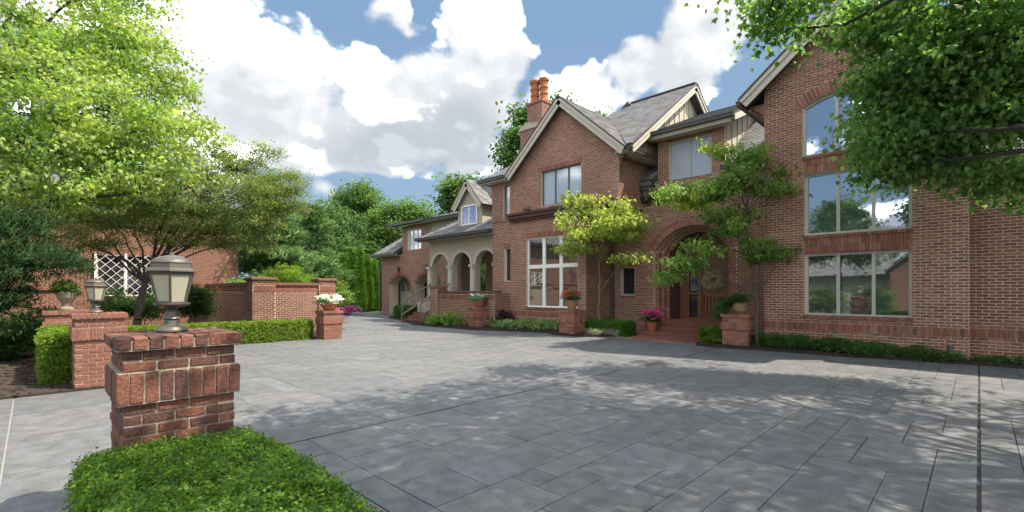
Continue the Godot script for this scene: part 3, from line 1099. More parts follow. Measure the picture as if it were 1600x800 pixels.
func ground_and_drive() -> void:
	var g := MB.new()
	for i in 12:
		for j in 12:
			var a := Vector3(-600 + i * 100, -0.06, -600 + j * 100)
			g.quad(a, a + Vector3(100, 0, 0), a + Vector3(100, 0, 100), a + Vector3(0, 0, 100), Vector3.UP)
	setting("ground", g, M.grass)
	# stamped slate court: dark bed with separate stones on it
	var court := PackedVector2Array([Vector2(-33, -17.0), Vector2(9, -17.0), Vector2(9, -1.05), Vector2(-4.44, -1.05), Vector2(-4.44, 0), Vector2(-4.45, 14), Vector2(-9.9, 14), Vector2(-10.0, -1.2), Vector2(-15.4, -1.2), Vector2(-15.4, -6.8), Vector2(-20, -9.5), Vector2(-33, -16.0)])
	var bed := MB.new()
	bed.prism(court, Vector3(0, -0.055, 0), Vector3.RIGHT, Vector3.BACK, Vector3(0, 0.04, 0))
	var drive := setting("driveway", bed, M.joint)
	var lane := MB.new()
	lane.box(Vector3(-7.2, -0.014, 6.4), Vector3(5.46, 0.016, 15.2))
	setting("lane", lane, mat("lane_joint", Color(0.24, 0.235, 0.22), 0.9))
	var rng := RandomNumberGenerator.new()
	rng.seed = 77
	var all := []
	var areas := [[-4.985, -0.01, -17.0, -1.765, 0.262, 0.009], [0.01, 9.0, -17.0, -1.765, 0.262, 0.009], [-33.0, -5.015, -17.0, -1.2, 0.30, 0.006]]
	for ar in areas:
		var m: float = ar[4]
		var nx := int((ar[1] - ar[0]) / m)
		var nz := int((ar[3] - ar[2]) / m)
		var mx: float = (ar[1] - ar[0]) / nx
		var mz: float = (ar[3] - ar[2]) / nz
		var taken := {}
		var kinds := [[2, 2], [2, 3], [3, 2], [2, 2], [2, 1], [1, 2], [3, 3], [2, 2], [3, 2], [2, 3], [1, 1]]
		for jj in nz:
			var j := nz - 1 - jj
			for i in nx:
				if taken.has(i * 1000 + j): continue
				var pick: Array = kinds[rng.randi() % kinds.size()]
				if j == nz - 1: pick = [[1, 1], [2, 1], [3, 1]][rng.randi() % 3]
				var w := 0
				while w < pick[0] and i + w < nx and not taken.has((i + w) * 1000 + j): w += 1
				var d := 1
				while d < pick[1] and j - d >= 0:
					var ok := true
					for q in w:
						if taken.has((i + q) * 1000 + j - d): ok = false
					if not ok: break
					d += 1
				for q in w:
					for r in d: taken[(i + q) * 1000 + j - r] = true
				var x0: float = ar[0] + i * mx
				var z1: float = ar[2] + (j + 1) * mz
				var ce := Vector2(x0 + w * mx / 2, z1 - d * mz / 2)
				if not Geometry2D.is_point_in_polygon(ce, court): continue
				all.append([ce, Vector2(w * mx - ar[5] * rng.randf_range(0.5, 1.1), d * mz - ar[5] * rng.randf_range(0.5, 1.1)), rng.randf_range(-0.0015, 0.0015)])
	# the lane between the gate pillars: large brushed slabs
	var z := -1.2
	while z < 13.5:
		for i in 4:
			var w := (9.95 - 4.45) / 4.0
			all.append([Vector2(-9.95 + w * (i + 0.5), z + 0.69), Vector2(w - 0.014, 1.38 - 0.014), 0.0])
		z += 1.38
	for i in 10:
		all.append([Vector2(-4.99 + 1.4 * (i + 0.5), -1.41), Vector2(1.388, 0.69), 0.0])
	all.sort_custom(func(a, b): return a[0].length_squared() / (a[1].x * a[1].y) < b[0].length_squared() / (b[1].x * b[1].y))
	var tones := []
	for i in 8:
		var t := rng.randf_range(0.145, 0.19)
		tones.append(Color(t * rng.randf_range(0.93, 1.0), t, t * rng.randf_range(1.03, 1.12)))
		mat("tile_%d" % i, tones[i], 0.68, M.tile.albedo_texture, 0.55, false, 0.35)
	var xf := []
	var cols := []
	for i in all.size():
		var s: Array = all[i]
		var t := Transform3D(Basis.from_scale(Vector3(s[1].x, 0.05, s[1].y)) * Basis(Vector3.RIGHT, 0.0), Vector3(s[0].x, s[2] - 0.025, s[0].y))
		var k := rng.randi() % 8
		if i < 300:
			var o := MeshInstance3D.new()
			o.mesh = brick_shapes[0]
			o.material_override = M["tile_%d" % k]
			o.name = "tile"
			drive.add_child(o, true)
			o.transform = t
		else:
			xf.append(t); cols.append(tones[k])
	copies("tiles", brick_shapes[0], M.tile, xf, cols, drive)

func sill(parent: Node, o: Vector3, u: Vector3, u0: float, u1: float, v: float) -> void:
	# a projecting row of bricks on edge under a window
	var nrm := u.cross(Vector3.UP).normalized()
	var rng := RandomNumberGenerator.new()
	rng.seed = int(absf(u0 + o.x) * 100)
	var n := int((u1 - u0) / 0.0715)
	var st := (u1 - u0) / n
	var core := MB.new()
	core.hull8(_bar(o + nrm * 0.035, u, Vector3.UP, nrm, u0, u1, v - 0.07, v - 0.006, 0.09))
	var s := obj("sill", core, M.mortar, parent)
	var xf := []
	var cols := []
	for i in n:
		xf.append(piece_xf([u0 + i * st + 0.004, u0 + (i + 1) * st - 0.004, v - 0.075, v], o, u, Vector3.UP, nrm, 0.045, 0.1))
		cols.append(brick_tint(rng, 2))
	copies("bricks", brick_shapes[0], M.brick, xf, cols, s)

func beam_part(called: String, parent: Node, a: Vector3, b: Vector3, w: float, h: float, m: Material, up := Vector3.UP) -> void:
	var mb := MB.new()
	mb.beam(a, b, w, h, up)
	obj(called, mb, m, parent)

func rake(parent: Node, eave: Vector3, ridge: Vector3, eave2: Vector3, out: Vector3) -> void:
	# verge boards under a gable roof, with a dark metal drip above
	for e in [eave, eave2]:
		var d: Vector3 = (ridge - e).normalized()
		var dn: Vector3 = (Vector3.DOWN - d * Vector3.DOWN.dot(d)).normalized()
		beam_part("verge_board", parent, e + dn * 0.13, ridge + dn * 0.13, 0.05, 0.26, M.trim, out.cross(d))
		beam_part("verge_moulding", parent, e + dn * 0.05 + out * 0.045, ridge + dn * 0.05 + out * 0.045, 0.05, 0.10, M.trim, out.cross(d))
		beam_part("drip_edge", parent, e - dn * 0.03 + out * 0.05, ridge - dn * 0.03 + out * 0.05, 0.08, 0.05, M.metal_dark, out.cross(d))

func gutter(parent: Node, a: Vector3, b: Vector3) -> void:
	var mb := MB.new()
	mb.beam(a, b, 0.13, 0.11)
	mb.beam(a + Vector3(0, 0.06, 0), b + Vector3(0, 0.06, 0), 0.16, 0.03)
	obj("gutter", mb, M.metal_dark, parent)

# jamb opening with a wider head that leaves room for the ring of bricks
func over_arch(c: float, half: float, base: float, spring: float, rise: float, more: float) -> PackedVector2Array:
	var pts := PackedVector2Array([Vector2(c - half, base), Vector2(c + half, base), Vector2(c + half, spring)])
	var arc := arc_hole(c, half + more, spring, spring, rise + more, 18)
	for i in range(2, arc.size()): pts.append(arc[i])
	pts.append(Vector2(c - half, spring))
	return pts

func build_house() -> void:
	house = thing("brick_house", "large red brick house with steep slate-grey gables, arched entry and big windows", "house", Vector3(-8, 0, -16))
	var X := Vector3.RIGHT
	var Y := Vector3.UP
	var BZ := Vector3(0, 0, -1)
	var FZ := Vector3(0, 0, 1)

	# ---- tall gable with the three stacked windows
	var o := Vector3(-4.22, 0, -14.2)
	var lower := rect(0.97, 3.12, 0.92, 2.52)
	var middle := rect(0.97, 3.12, 3.0, 4.59)
	var rad := 2.5
	var top := PackedVector2Array([Vector2(0.92, 5.06), Vector2(3.15, 5.06)])
	for i in 15:
		var x := 1.115 - 2.23 * i / 14.0
		top.append(Vector2(2.035 + x, 6.36 + sqrt(rad * rad - x * x) - sqrt(rad * rad - 1.115 * 1.115)))
	var ring := []
	var cy := 6.36 - sqrt(rad * rad - 1.115 * 1.115)
	var skip_top := PackedVector2Array()
	for i in 27:
		var g := -0.49 + 0.98 * (i + 0.5) / 27.0
		var rd := Vector3(sin(g), cos(g), 0)
		ring.append(Transform3D(Basis(Vector3(cos(g), -sin(g), 0) * 0.077, rd * 0.3, Vector3(0, 0, 0.06)), o + Vector3(2.035, cy, 0) + rd * (rad + 0.16) + Vector3(0, 0, -0.015)))
	skip_top = PackedVector2Array([Vector2(0.92, 5.06), Vector2(3.15, 5.06), Vector2(3.15, 6.34)])
	for i in 15:
		var g := 0.49 - 0.98 * i / 14.0
		skip_top.append(Vector2(2.035 + sin(g) * (rad + 0.32), cy + cos(g) * (rad + 0.32)))
	skip_top.append(Vector2(0.92, 6.34))
	var wall := brick_wall(house, "wall", o, X, PackedVector2Array([Vector2(0, -0.1), Vector2(4.07, -0.1), Vector2(4.07, 7.08), Vector2(2.035, 8.82), Vector2(0, 7.08)]), [lower, middle, top],
		{"bands": [rect(0, 4.07, 0.54, 0.744), rect(0.97, 3.12, 2.54, 2.735), rect(0.97, 3.12, 2.735, 2.93), rect(0.97, 3.12, 4.61, 4.8), rect(0.97, 3.12, 4.8, 4.99)],
		"lay_holes": [lower, middle, skip_top], "extra": ring, "near": 210, "step": 2})
	sill(wall, o, X, 0.93, 3.16, 0.915)
	sill(wall, o, X, 0.93, 3.16, 2.995)
	sill(wall, o, X, 0.93, 3.16, 5.055)
	window_in(house, o, X, [0.97, 3.12, 0.92, 2.52], [1.687, 2.403], [])
	window_in(house, o, X, [0.97, 3.12, 3.0, 4.59], [1.687, 2.403], [], {"glass": M.glass_pale})
	window_in(house, o, X, [0.92, 3.15, 5.06, 6.36], [1.66, 2.41], [], {"arch": rad, "glass": M.glass_pale})
	var side := Vector3(-0.15, 0, -14.2)
	brick_wall(house, "wall", side - X * 0.002, BZ, rect(0.03, 8, -0.1, 6.95), [], {"bands": [rect(0.03, 0.25, 0.54, 0.744)], "near": 12})
	brick_wall(house, "wall", Vector3(-4.22, 0, -22.2), FZ, rect(0, 7.97, -0.1, 6.95), [])
	# curved brick kneelers under the eaves
	for s in [-1.0, 1.0]:
		var x0 := -4.22 if s < 0 else -0.15
		for i in 6:
			var w := 0.05 + 0.32 * pow((i + 1) / 6.0, 2.0)
			var kb := MB.new()
			kb.box(Vector3(x0 + s * w / 2, 6.36 + i * 0.0677, -14.34), Vector3(w, 0.06, 0.26))
			obj("kneeler_brick", kb, brick_mats[i % 8], wall)
	var ridge := Vector3(-2.185, 8.98, -13.9)
	rake(house, Vector3(-4.75, 6.84, -13.86), Vector3(-2.185, 8.98, -13.86), Vector3(0.38, 6.84, -13.86), FZ)
	var slope := Vector3(2.565, 2.142, 0)
	roof_slope(house, Vector3(-4.77, 6.86, -22.3), FZ, slope, rect(0, 8.45, 0, slope.length() + 0.02))
	roof_slope(house, Vector3(0.40, 6.86, -13.85), BZ, Vector3(-2.565, 2.142, 0), rect(0, 8.45, 0, slope.length() + 0.02))
	var soff := MB.new()
	soff.box(Vector3(-4.47, 6.72, -18.5), Vector3(0.46, 0.04, 8.2))
	obj("soffit", soff, M.trim, house)
	gutter(house, Vector3(-4.8, 6.8, -13.9), Vector3(-4.8, 6.8, -22.0))
	gutter(house, Vector3(0.45, 6.8, -13.9), Vector3(0.45, 6.8, -22.0))

	# ---- low wing set back at the end
	o = Vector3(-0.15, 0, -14.46)
	brick_wall(house, "wall", o, X, rect(0.02, 9, -0.1, 4.0), [], {"bands": [rect(0.02, 9, 0.54, 0.744), rect(0.02, 9, 3.78, 3.98)], "near": 60, "kind": 2})
	roof_slope(house, Vector3(-0.12, 4.08, -13.98), X, Vector3(0, 0.62, -1), rect(0, 9.2, 0, 6.5))
	beam_part("fascia", house, Vector3(-0.12, 4.02, -14.06), Vector3(9, 4.02, -14.06), 0.04, 0.16, M.trim)
	gutter(house, Vector3(-0.1, 4.06, -13.97), Vector3(9, 4.06, -13.97))
	var sf := MB.new()
	sf.box(Vector3(4.5, 3.99, -14.25), Vector3(9.2, 0.03, 0.38))
	obj("soffit", sf, M.trim, house)

	# ---- gabled block: ground floor
	o = Vector3(-15.51, 0, -14.5)
	var big := rect(2.07, 4.71, 0.9, 3.75)
	var slit := rect(0.74, 1.12, 1.95, 3.45)
	var gw := brick_wall(house, "wall", o, X, rect(0, 5.07, -0.1, 4.62), [big, slit], {"bands": [rect(2.07, 4.71, 3.75, 3.95), rect(0.7, 1.16, 3.45, 3.62), rect(0, 5.07, 0.5, 0.7)]})
	sill(gw, o, X, 2.03, 4.75, 0.895)
	window_in(house, o, X, [2.07, 4.71, 0.9, 3.75], [2.95, 3.83], [2.56], {"glass": M.glass_dark, "mat": M.white_trim, "bar": 0.15})
	window_in(house, o, X, [0.74, 1.12, 1.95, 3.45], [], [], {"glass": M.glass_black})
	brick_wall(house, "wall", Vector3(-10.44, 0, -14.5), BZ, rect(0.03, 1.69, -0.1, 4.62), [])
	# upper floor, carried out over the corner
	var o2 := Vector3(-15.51, 0, -14.46)
	var up := rect(2.92, 4.89, 4.97, 6.38)
	var slit2 := rect(0.74, 1.12, 4.66, 6.16)
	gw = brick_wall(house, "wall", o2, X, PackedVector2Array([Vector2(0, 4.6), Vector2(6.51, 4.6), Vector2(6.51, 6.66), Vector2(4.09, 8.82), Vector2(1.3, 6.33), Vector2(0, 6.33)]), [up, slit2], {"bands": [rect(2.85, 4.96, 6.38, 6.56)]})
	window_in(house, o2, X, [2.92, 4.89, 4.97, 6.38], [3.577, 4.233], [], {"glass": M.glass_blind, "frame": 0.045, "bar": 0.05, "mat": M.dark_frame})
	window_in(house, o2, X, [0.74, 1.12, 4.66, 6.16], [], [], {"glass": M.glass_blind, "mat": M.dark_frame})
	brick_wall(house, "wall", Vector3(-9.0, 0, -14.46), BZ, rect(0.03, 7, 4.6, 6.46), [])
	var under := MB.new()
	under.box(Vector3(-9.73, 4.57, -15.35), Vector3(1.4, 0.06, 1.6))
	obj("soffit", under, M.roof_board, house)
	# moulded ledge under the upper window
	var lg := MB.new()
	lg.box(Vector3(-11.8, 4.66, -14.38), Vector3(5.1, 0.14, 0.22))
	lg.box(Vector3(-11.8, 4.78, -14.36), Vector3(5.2, 0.09, 0.3))
	lg.box(Vector3(-11.8, 4.54, -14.41), Vector3(5.0, 0.1, 0.12))
	obj("ledge", lg, mat("ledge_brick", Color(0.12, 0.055, 0.045), 0.8, M.n1, 3.0), house)
	var fl := MB.new()
	fl.box(Vector3(-13.05, 4.87, -14.22), Vector3(0.09, 0.08, 0.09))
	fl.tube([Vector3(-13.05, 4.90, -14.2), Vector3(-12.93, 4.90, -14.08)], [0.045, 0.07], 10)
	fl.tube([Vector3(-13.12, 4.90, -14.2), Vector3(-13.26, 4.90, -14.1)], [0.045, 0.07], 10)
	obj("flood_light", fl, M.metal_dark, house)
	for i in 6:
		var w := 0.04 + 0.2 * pow((i + 1) / 6.0, 2.0)
		var kb := MB.new()
		kb.box(Vector3(-9.0 + w / 2, 5.98 + i * 0.0677, -14.58), Vector3(w, 0.06, 0.22))
		obj("kneeler_brick", kb, brick_mats[(i * 3) % 8], gw)
	brick_wall(house, "wall", Vector3(-15.51, 0, -24), FZ, rect(0, 9.45, -0.1, 6.36), [])
	# gable roof over it
	rake(house, Vector3(-14.31, 6.42, -14.14), Vector3(-11.42, 8.98, -14.14), Vector3(-8.55, 6.44, -14.14), FZ)
	var gs := Vector3(-2.87, 2.54, 0)
	roof_slope(house, Vector3(-8.53, 6.46, -14.12), BZ, gs, PackedVector2Array([Vector2(0, 0), Vector2(0.25, 0), Vector2(3.7, gs.length()), Vector2(0, gs.length())]))
	gs = Vector3(2.87, 2.54, 0)
	roof_slope(house, Vector3(-14.31, 6.44, -17.82), FZ, gs, PackedVector2Array([Vector2(3.4, 0), Vector2(3.7, 0), Vector2(3.7, gs.length()), Vector2(0, gs.length())]))
	# main roof: front slope with a hip, back slope
	var ms := Vector3(0, 0.70, -1)
	var k := ms.length()
	roof_slope(house, Vector3(-15.98, 6.42, -14.05), X, ms, PackedVector2Array([Vector2(0, 0), Vector2(1.66, 0), Vector2(4.56, 3.65 * k), Vector2(7.38, 0.25 * k), Vector2(7.58, 0.25 * k), Vector2(7.58, 5.35 * k), Vector2(4.6, 5.35 * k)]))
	roof_slope(house, Vector3(-8.4, 6.3, -24.9), -X, Vector3(0, 0.70, 1), PackedVector2Array([Vector2(0, 0), Vector2(7.58, 0), Vector2(2.98, 5.4 * k), Vector2(0, 5.4 * k)]))
	var hs := Vector3(4.6, 3.745, 0)
	roof_slope(house, Vector3(-15.98, 6.42, -24.8), FZ, hs, PackedVector2Array([Vector2(0, 0), Vector2(10.75, 0), Vector2(5.4, hs.length())]))
	beam_part("ridge_cap", house, Vector3(-11.4, 10.21, -19.42), Vector3(-8.38, 10.21, -19.42), 0.22, 0.05, M.roof_board)
	beam_part("fascia", house, Vector3(-15.98, 6.36, -14.1), Vector3(-14.3, 6.36, -14.1), 0.05, 0.16, M.trim)
	gutter(house, Vector3(-16.0, 6.4, -14.02), Vector3(-14.3, 6.4, -14.02))
	var sf2 := MB.new()
	sf2.box(Vector3(-15.15, 6.3, -14.28), Vector3(1.66, 0.03, 0.36))
	obj("soffit", sf2, M.trim, house)
	# board and batten gable end of the main roof
	var sid := MB.new()
	sid.prism(PackedVector2Array([Vector2(0.1, 6.42), Vector2(10.3, 6.42), Vector2(5.2, 9.98)]), Vector3(-8.78, 0, -14.2), BZ, Y, Vector3(-0.1, 0, 0))
	var sw := obj("siding", sid, M.siding, house)
	for i in 22:
		var u := 0.55 + i * 0.44
		var hgt := 6.42 + 3.56 * (1.0 - absf(u - 5.2) / 5.1)
		if hgt > 6.6: beam_part("batten", sw, Vector3(-8.765, 6.42, -14.2 - u), Vector3(-8.765, hgt - 0.1, -14.2 - u), 0.03, 0.06, M.siding, FZ)
	var fd := Vector3(-8.42, 0, 0)
	rake(house, fd + Vector3(0, 6.52, -14.3), fd + Vector3(0, 10.16, -19.42), fd + Vector3(0, 6.3, -24.8), X)
	gutter(house, Vector3(-8.5, 6.42, -14.15), Vector3(-8.5, 6.42, -17.4))
	var sf3 := MB.new()
	sf3.box(Vector3(-8.74, 6.36, -15.8), Vector3(0.5, 0.05, 3.2))
	obj("soffit", sf3, M.trim, house)

	# ---- chimney
	var ch := Vector3(-16.35, 5.0, -17.7)
	var cw := brick_wall(house, "chimney", ch, X, rect(0, 1.0, 0, 5.95), [])
	brick_wall(cw, "chimney_face", ch + Vector3(1.0, 0, 0), BZ, rect(0.02, 0.7, 0, 5.95), [])
	var ch2 := Vector3(-16.75, 5.0, -17.6)
	brick_wall(cw, "chimney_face", ch2, X, rect(0, 1.45, 0, 4.7), [])
	brick_wall(cw, "chimney_face", ch2 + Vector3(1.45, 0, 0), BZ, rect(0.02, 0.9, 0, 4.7), [])
	var cap := MB.new()
	cap.prism(PackedVector2Array([Vector2(-0.06, 4.7), Vector2(1.51, 4.7), Vector2(1.51, 4.8), Vector2(1.4, 4.86), Vector2(0.4, 5.05), Vector2(-0.06, 4.78)]), ch2 + Vector3(0, 0, 0.08), X, Y, Vector3(0, 0, -0.95))
	obj("stone_cap", cap, M.stucco, cw)
	var crn := MB.new()
	crn.box(ch + Vector3(0.5, 6.0, -0.35), Vector3(1.12, 0.12, 0.82))
	obj("crown_slab", crn, brick_mats[0], cw)
	for i in 2:
		var pm := MB.new()
		pm.lathe([Vector2(0.25, 0), Vector2(0.27, 0.06), Vector2(0.22, 0.14), Vector2(0.20, 0.34), Vector2(0.235, 0.38), Vector2(0.235, 0.44), Vector2(0.2, 0.48), Vector2(0.21, 0.66), Vector2(0.245, 0.7), Vector2(0.24, 0.78), Vector2(0.2, 0.82), Vector2(0.215, 0.98), Vector2(0.27, 1.06), Vector2(0.275, 1.16), Vector2(0.23, 1.2), Vector2(0.17, 1.18), Vector2(0.16, 0.9)], 20, ch + Vector3(0.25 + i * 0.52, 6.05, -0.3 - i * 0.1), false)
		obj("chimney_pot", pm, M.clay, cw)

	# ---- entry front
	o = Vector3(-10.44, 0, -16.2)
	var c0 := 3.32
	var spring := 3.0
	var rise := 0.86
	var half := 1.45
	var hole := arc_hole(c0, half, -0.2, spring, rise)
	var er := ring_xf(c0, half, spring, rise, 0.2, o, X, 0.012)
	er.append_array(ring_xf(c0, half + 0.2, spring, rise + 0.2, 0.1, o, X, 0.022))
	var skipa := over_arch(c0, half, -0.2, spring, rise, 0.3)
	var dorm := rect(2.44, 3.96, 5.52, 6.92)
	var ewin := rect(0.45, 1.07, 1.38, 2.5)
	var ew := brick_wall(house, "wall", o, X, PackedVector2Array([Vector2(0.03, -0.1), Vector2(6.2, -0.1), Vector2(6.2, 5.62), Vector2(4.42, 5.62), Vector2(4.42, 7.12), Vector2(2.02, 7.12), Vector2(2.02, 5.62), Vector2(0.03, 5.62)]), [hole, ewin, dorm],
		{"lay_holes": [skipa, ewin, dorm], "extra": er, "bands": [rect(0.4, 1.12, 2.5, 2.68), rect(2.3, 4.1, 6.92, 7.1), rect(0.03, 6.2, 4.7, 4.88)]})
	sill(ew, o, X, 0.4, 1.12, 1.375)
	window_in(house, o, X, [0.45, 1.07, 1.38, 2.5], [], [], {"glass": M.glass_black})
	window_in(house, o, X, [2.44, 3.96, 5.52, 6.92], [3.2], [], {"glass": M.glass_blind, "frame": 0.05, "bar": 0.05})
	# stepped brick orders of the arch
	for ord in 3:
		var hw: float = half - 0.13 * ord
		var zz := -0.02 - 0.13 * ord
		var om := MB.new()
		var pts := arc_hole(c0, hw, 0.0, spring, rise - 0.06 * ord, 20)
		var inn := arc_hole(c0, hw - 0.13, 0.0, spring, rise - 0.06 * (ord + 1), 20)
		for i in range(1, pts.size()):
			var a := i
			var b := (i + 1) % pts.size()
			if b == 0 and i == 0: continue
			var p := []
			for dz in [zz - 0.125, zz - 0.4]:
				for q in [pts[a], pts[b], inn[b], inn[a]]: p.append(o + X * q.x + Y * q.y + Vector3(0, 0, dz))
			om.hull8(p)
		var on := obj("arch_order", om, M.mortar, ew)
		var oxf := ring_xf(c0, hw - 0.13, spring, rise - 0.06 * (ord + 1), 0.128, o + Vector3(0, 0, zz - 0.125), X, 0.006, 0.14)
		var v := 0.0
		while v < spring - 0.03:
			for s in [-1.0, 1.0]:
				var uc: float = c0 + s * (hw - 0.065)
				oxf.append(piece_xf([uc - 0.064, uc + 0.07 if s < 0 else uc + 0.064, v + 0.005, v + 0.0627], o + Vector3(0, 0, zz - 0.125), X, Y, FZ, 0.006, 0.13))
			v += 0.0677
		var rng := RandomNumberGenerator.new()
		rng.seed = 40 + ord
		var oc := []
		for t in oxf: oc.append(brick_tint(rng))
		copies("bricks", brick_shapes[0], M.brick, oxf, oc, on)
	# porch room with the door
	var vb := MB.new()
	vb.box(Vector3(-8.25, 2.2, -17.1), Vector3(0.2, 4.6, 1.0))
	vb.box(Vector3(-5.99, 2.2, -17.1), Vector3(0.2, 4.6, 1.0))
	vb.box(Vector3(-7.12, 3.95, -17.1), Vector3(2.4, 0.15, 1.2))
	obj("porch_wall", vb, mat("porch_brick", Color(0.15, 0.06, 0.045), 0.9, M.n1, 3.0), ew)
	var dw := MB.new()
	dw.box(Vector3(-7.12, 3.25, -17.5), Vector3(2.3, 1.5, 0.1))
	dw.box(Vector3(-8.03, 1.4, -17.5), Vector3(0.3, 2.6, 0.12))
	dw.box(Vector3(-7.36, 1.45, -17.47), Vector3(0.1, 2.1, 0.16))
	dw.box(Vector3(-6.25, 1.45, -17.47), Vector3(0.1, 2.1, 0.16))
	dw.box(Vector3(-7.12, 2.55, -17.46), Vector3(2.2, 0.12, 0.16))
	obj("door_surround", dw, M.door_wood, house)
	var door := part("door", house)
	var dp := MB.new()
	dp.box(Vector3(-6.8, 1.5, -17.48), Vector3(1.02, 2.04, 0.05))
	obj("door_panel", dp, M.door_wood, door)
	for i in 8:
		beam_part("plank", door, Vector3(-7.24 + i * 0.125, 0.62, -17.445), Vector3(-7.24 + i * 0.125, 1.35, -17.445), 0.113, 0.02, M.door_wood, X)
	for yy in [0.56, 1.4, 2.44]: beam_part("rail", door, Vector3(-7.3, yy, -17.435), Vector3(-6.3, yy, -17.435), 0.03, 0.12, M.door_wood)
	var hd := MB.new()
	hd.tube([Vector3(-7.22, 1.45, -17.4), Vector3(-7.22, 1.35, -17.37), Vector3(-7.22, 1.2, -17.4)], [0.012, 0.014, 0.012], 8)
	obj("handle", hd, M.metal_dark, door)
	for j in 2:
		var sl := MB.new()
		sl.box(Vector3(-7.62, 0.98 + j * 0.98, -17.48), Vector3(0.28, 0.8, 0.02))
		obj("sidelight", sl, M.glass_black, door)
	var slf := MB.new()
	for yy in [0.53, 1.47, 2.44]: slf.box(Vector3(-7.62, yy, -17.46), Vector3(0.42, 0.1, 0.08))
	for xx in [-7.83, -7.43]: slf.box(Vector3(xx, 1.48, -17.46), Vector3(0.08, 2.0, 0.075))
	obj("sidelight_frame", slf, M.door_wood, door)
	# floor and steps
	for i in 3:
		var st := MB.new()
		var yy := 0.5 - i * 0.165
		var zf := -15.72 + i * 0.36
		var x0 := -8.62 - i * 0.03
		st.bevel_box(Vector3(-7.1, yy - 0.09, (zf - 17.5) / 2), Vector3(3.0 + i * 0.1, 0.17, zf + 17.5), 0.015)
		obj("step", st, M.step_brick, house)
	# belt course and its metal top, dormer roof
	var bc := MB.new()
	bc.box(Vector3(-7.34, 4.93, -16.1), Vector3(6.2, 0.1, 0.24))
	bc.box(Vector3(-7.34, 5.02, -16.06), Vector3(6.2, 0.08, 0.34))
	obj("ledge", bc, M.metal_dark, house)
	var bx := MB.new()
	bx.box(Vector3(-8.75, 5.5, -16.0), Vector3(0.5, 0.16, 0.36))
	bx.box(Vector3(-8.75, 5.36, -16.03), Vector3(0.4, 0.14, 0.28))
	bx.box(Vector3(-8.75, 5.18, -16.06), Vector3(0.28, 0.24, 0.22))
	obj("gutter_head", bx, mat("copper_green", Color(0.10, 0.10, 0.085), 0.6), house)
	roof_slope(house, Vector3(-8.98, 5.62, -15.82), X, Vector3(0, 0.72, -1), PackedVector2Array([Vector2(0, 0), Vector2(0.55, 0), Vector2(0.55, 4.0), Vector2(2.96, 4.0), Vector2(2.96, 0), Vector2(4.76, 0), Vector2(4.76, 6.4), Vector2(0, 6.4)]))
	beam_part("fascia", house, Vector3(-6.0, 5.56, -15.9), Vector3(-4.25, 5.56, -15.9), 0.05, 0.16, M.trim)
	gutter(house, Vector3(-6.0, 5.6, -15.78), Vector3(-4.25, 5.6, -15.78))
	roof_slope(house, Vector3(-8.7, 7.24, -15.72), X, Vector3(0, 0.42, -1), rect(0, 3.14, 0, 5.3))
	var dt := MB.new()
	dt.box(Vector3(-7.13, 7.14, -15.78), Vector3(3.1, 0.1, 0.07))
	dt.box(Vector3(-7.13, 7.06, -15.95), Vector3(2.9, 0.08, 0.4))
	obj("fascia", dt, M.trim, house)
	gutter(house, Vector3(-8.72, 7.2, -15.68), Vector3(-5.54, 7.2, -15.68))
	beam_part("verge_board", house, Vector3(-5.57, 7.12, -15.75), Vector3(-5.57, 9.1, -20.45), 0.06, 0.18, M.trim)
	var ck := MB.new()
	ck.prism(PackedVector2Array([Vector2(0, 5.6), Vector2(0, 7.1), Vector2(4.4, 8.9)]), Vector3(-6.03, 0, -16.22), BZ, Y, Vector3(-0.08, 0, 0))
	ck.prism(PackedVector2Array([Vector2(0, 5.6), Vector2(0, 7.1), Vector2(4.4, 8.9)]), Vector3(-8.33, 0, -16.22), BZ, Y, Vector3(-0.08, 0, 0))
	var ckn := obj("siding", ck, M.siding, house)
	for i in 6:
		var u := 0.12 + i * 0.5
		beam_part("batten", ckn, Vector3(-6.015, 5.7 + u * 0.72, -16.22 - u), Vector3(-6.015, 7.12 + u * 0.41, -16.22 - u), 0.03, 0.06, M.siding, FZ)
	beam_part("flashing", ckn, Vector3(-5.98, 5.72, -16.25), Vector3(-5.98, 8.6, -20.2), 0.06, 0.16, M.trim)
	# downpipe in the corner
	var dpipe := MB.new()
	dpipe.tube([Vector3(-10.28, 0.1, -16.08), Vector3(-10.28, 4.9, -16.08)], [0.05, 0.05], 8)
	for yy in [1.0, 2.6, 4.2]: dpipe.box(Vector3(-10.28, yy, -16.1), Vector3(0.14, 0.05, 0.12))
	obj("downpipe", dpipe, M.metal_dark, house)

	# ---- arcaded porch
	o = Vector3(-20.85, 0, -14.9)
	var pm2 := MB.new()
	var arches := []
	for i in 3: arches.append(arc_hole(0.93 + i * 1.74, 0.71, 0.9, 2.85, 0.62))
	backing(pm2, rect(0, 5.34, 1.0, 4.3), arches, o, X, Y, 0.32, 0.3)
	var pn := obj("porch_arcade", pm2, M.stucco, house)
	for i in 4:
		var cx := o.x + 0.06 + i * 1.74
		var cm := MB.new()
		var cpos := Vector3(minf(cx, -15.65), 1.0, -14.86)
		cm.box(cpos + Vector3(0, 0.09, 0), Vector3(0.36, 0.18, 0.36))
		cm.lathe([Vector2(0.15, 0.18), Vector2(0.17, 0.22), Vector2(0.14, 0.28), Vector2(0.125, 1.6), Vector2(0.13, 1.66), Vector2(0.145, 1.72)], 14, cpos)
		cm.box(cpos + Vector3(0, 1.78, 0), Vector3(0.3, 0.12, 0.32))
		obj("column", cm, M.trim, pn)
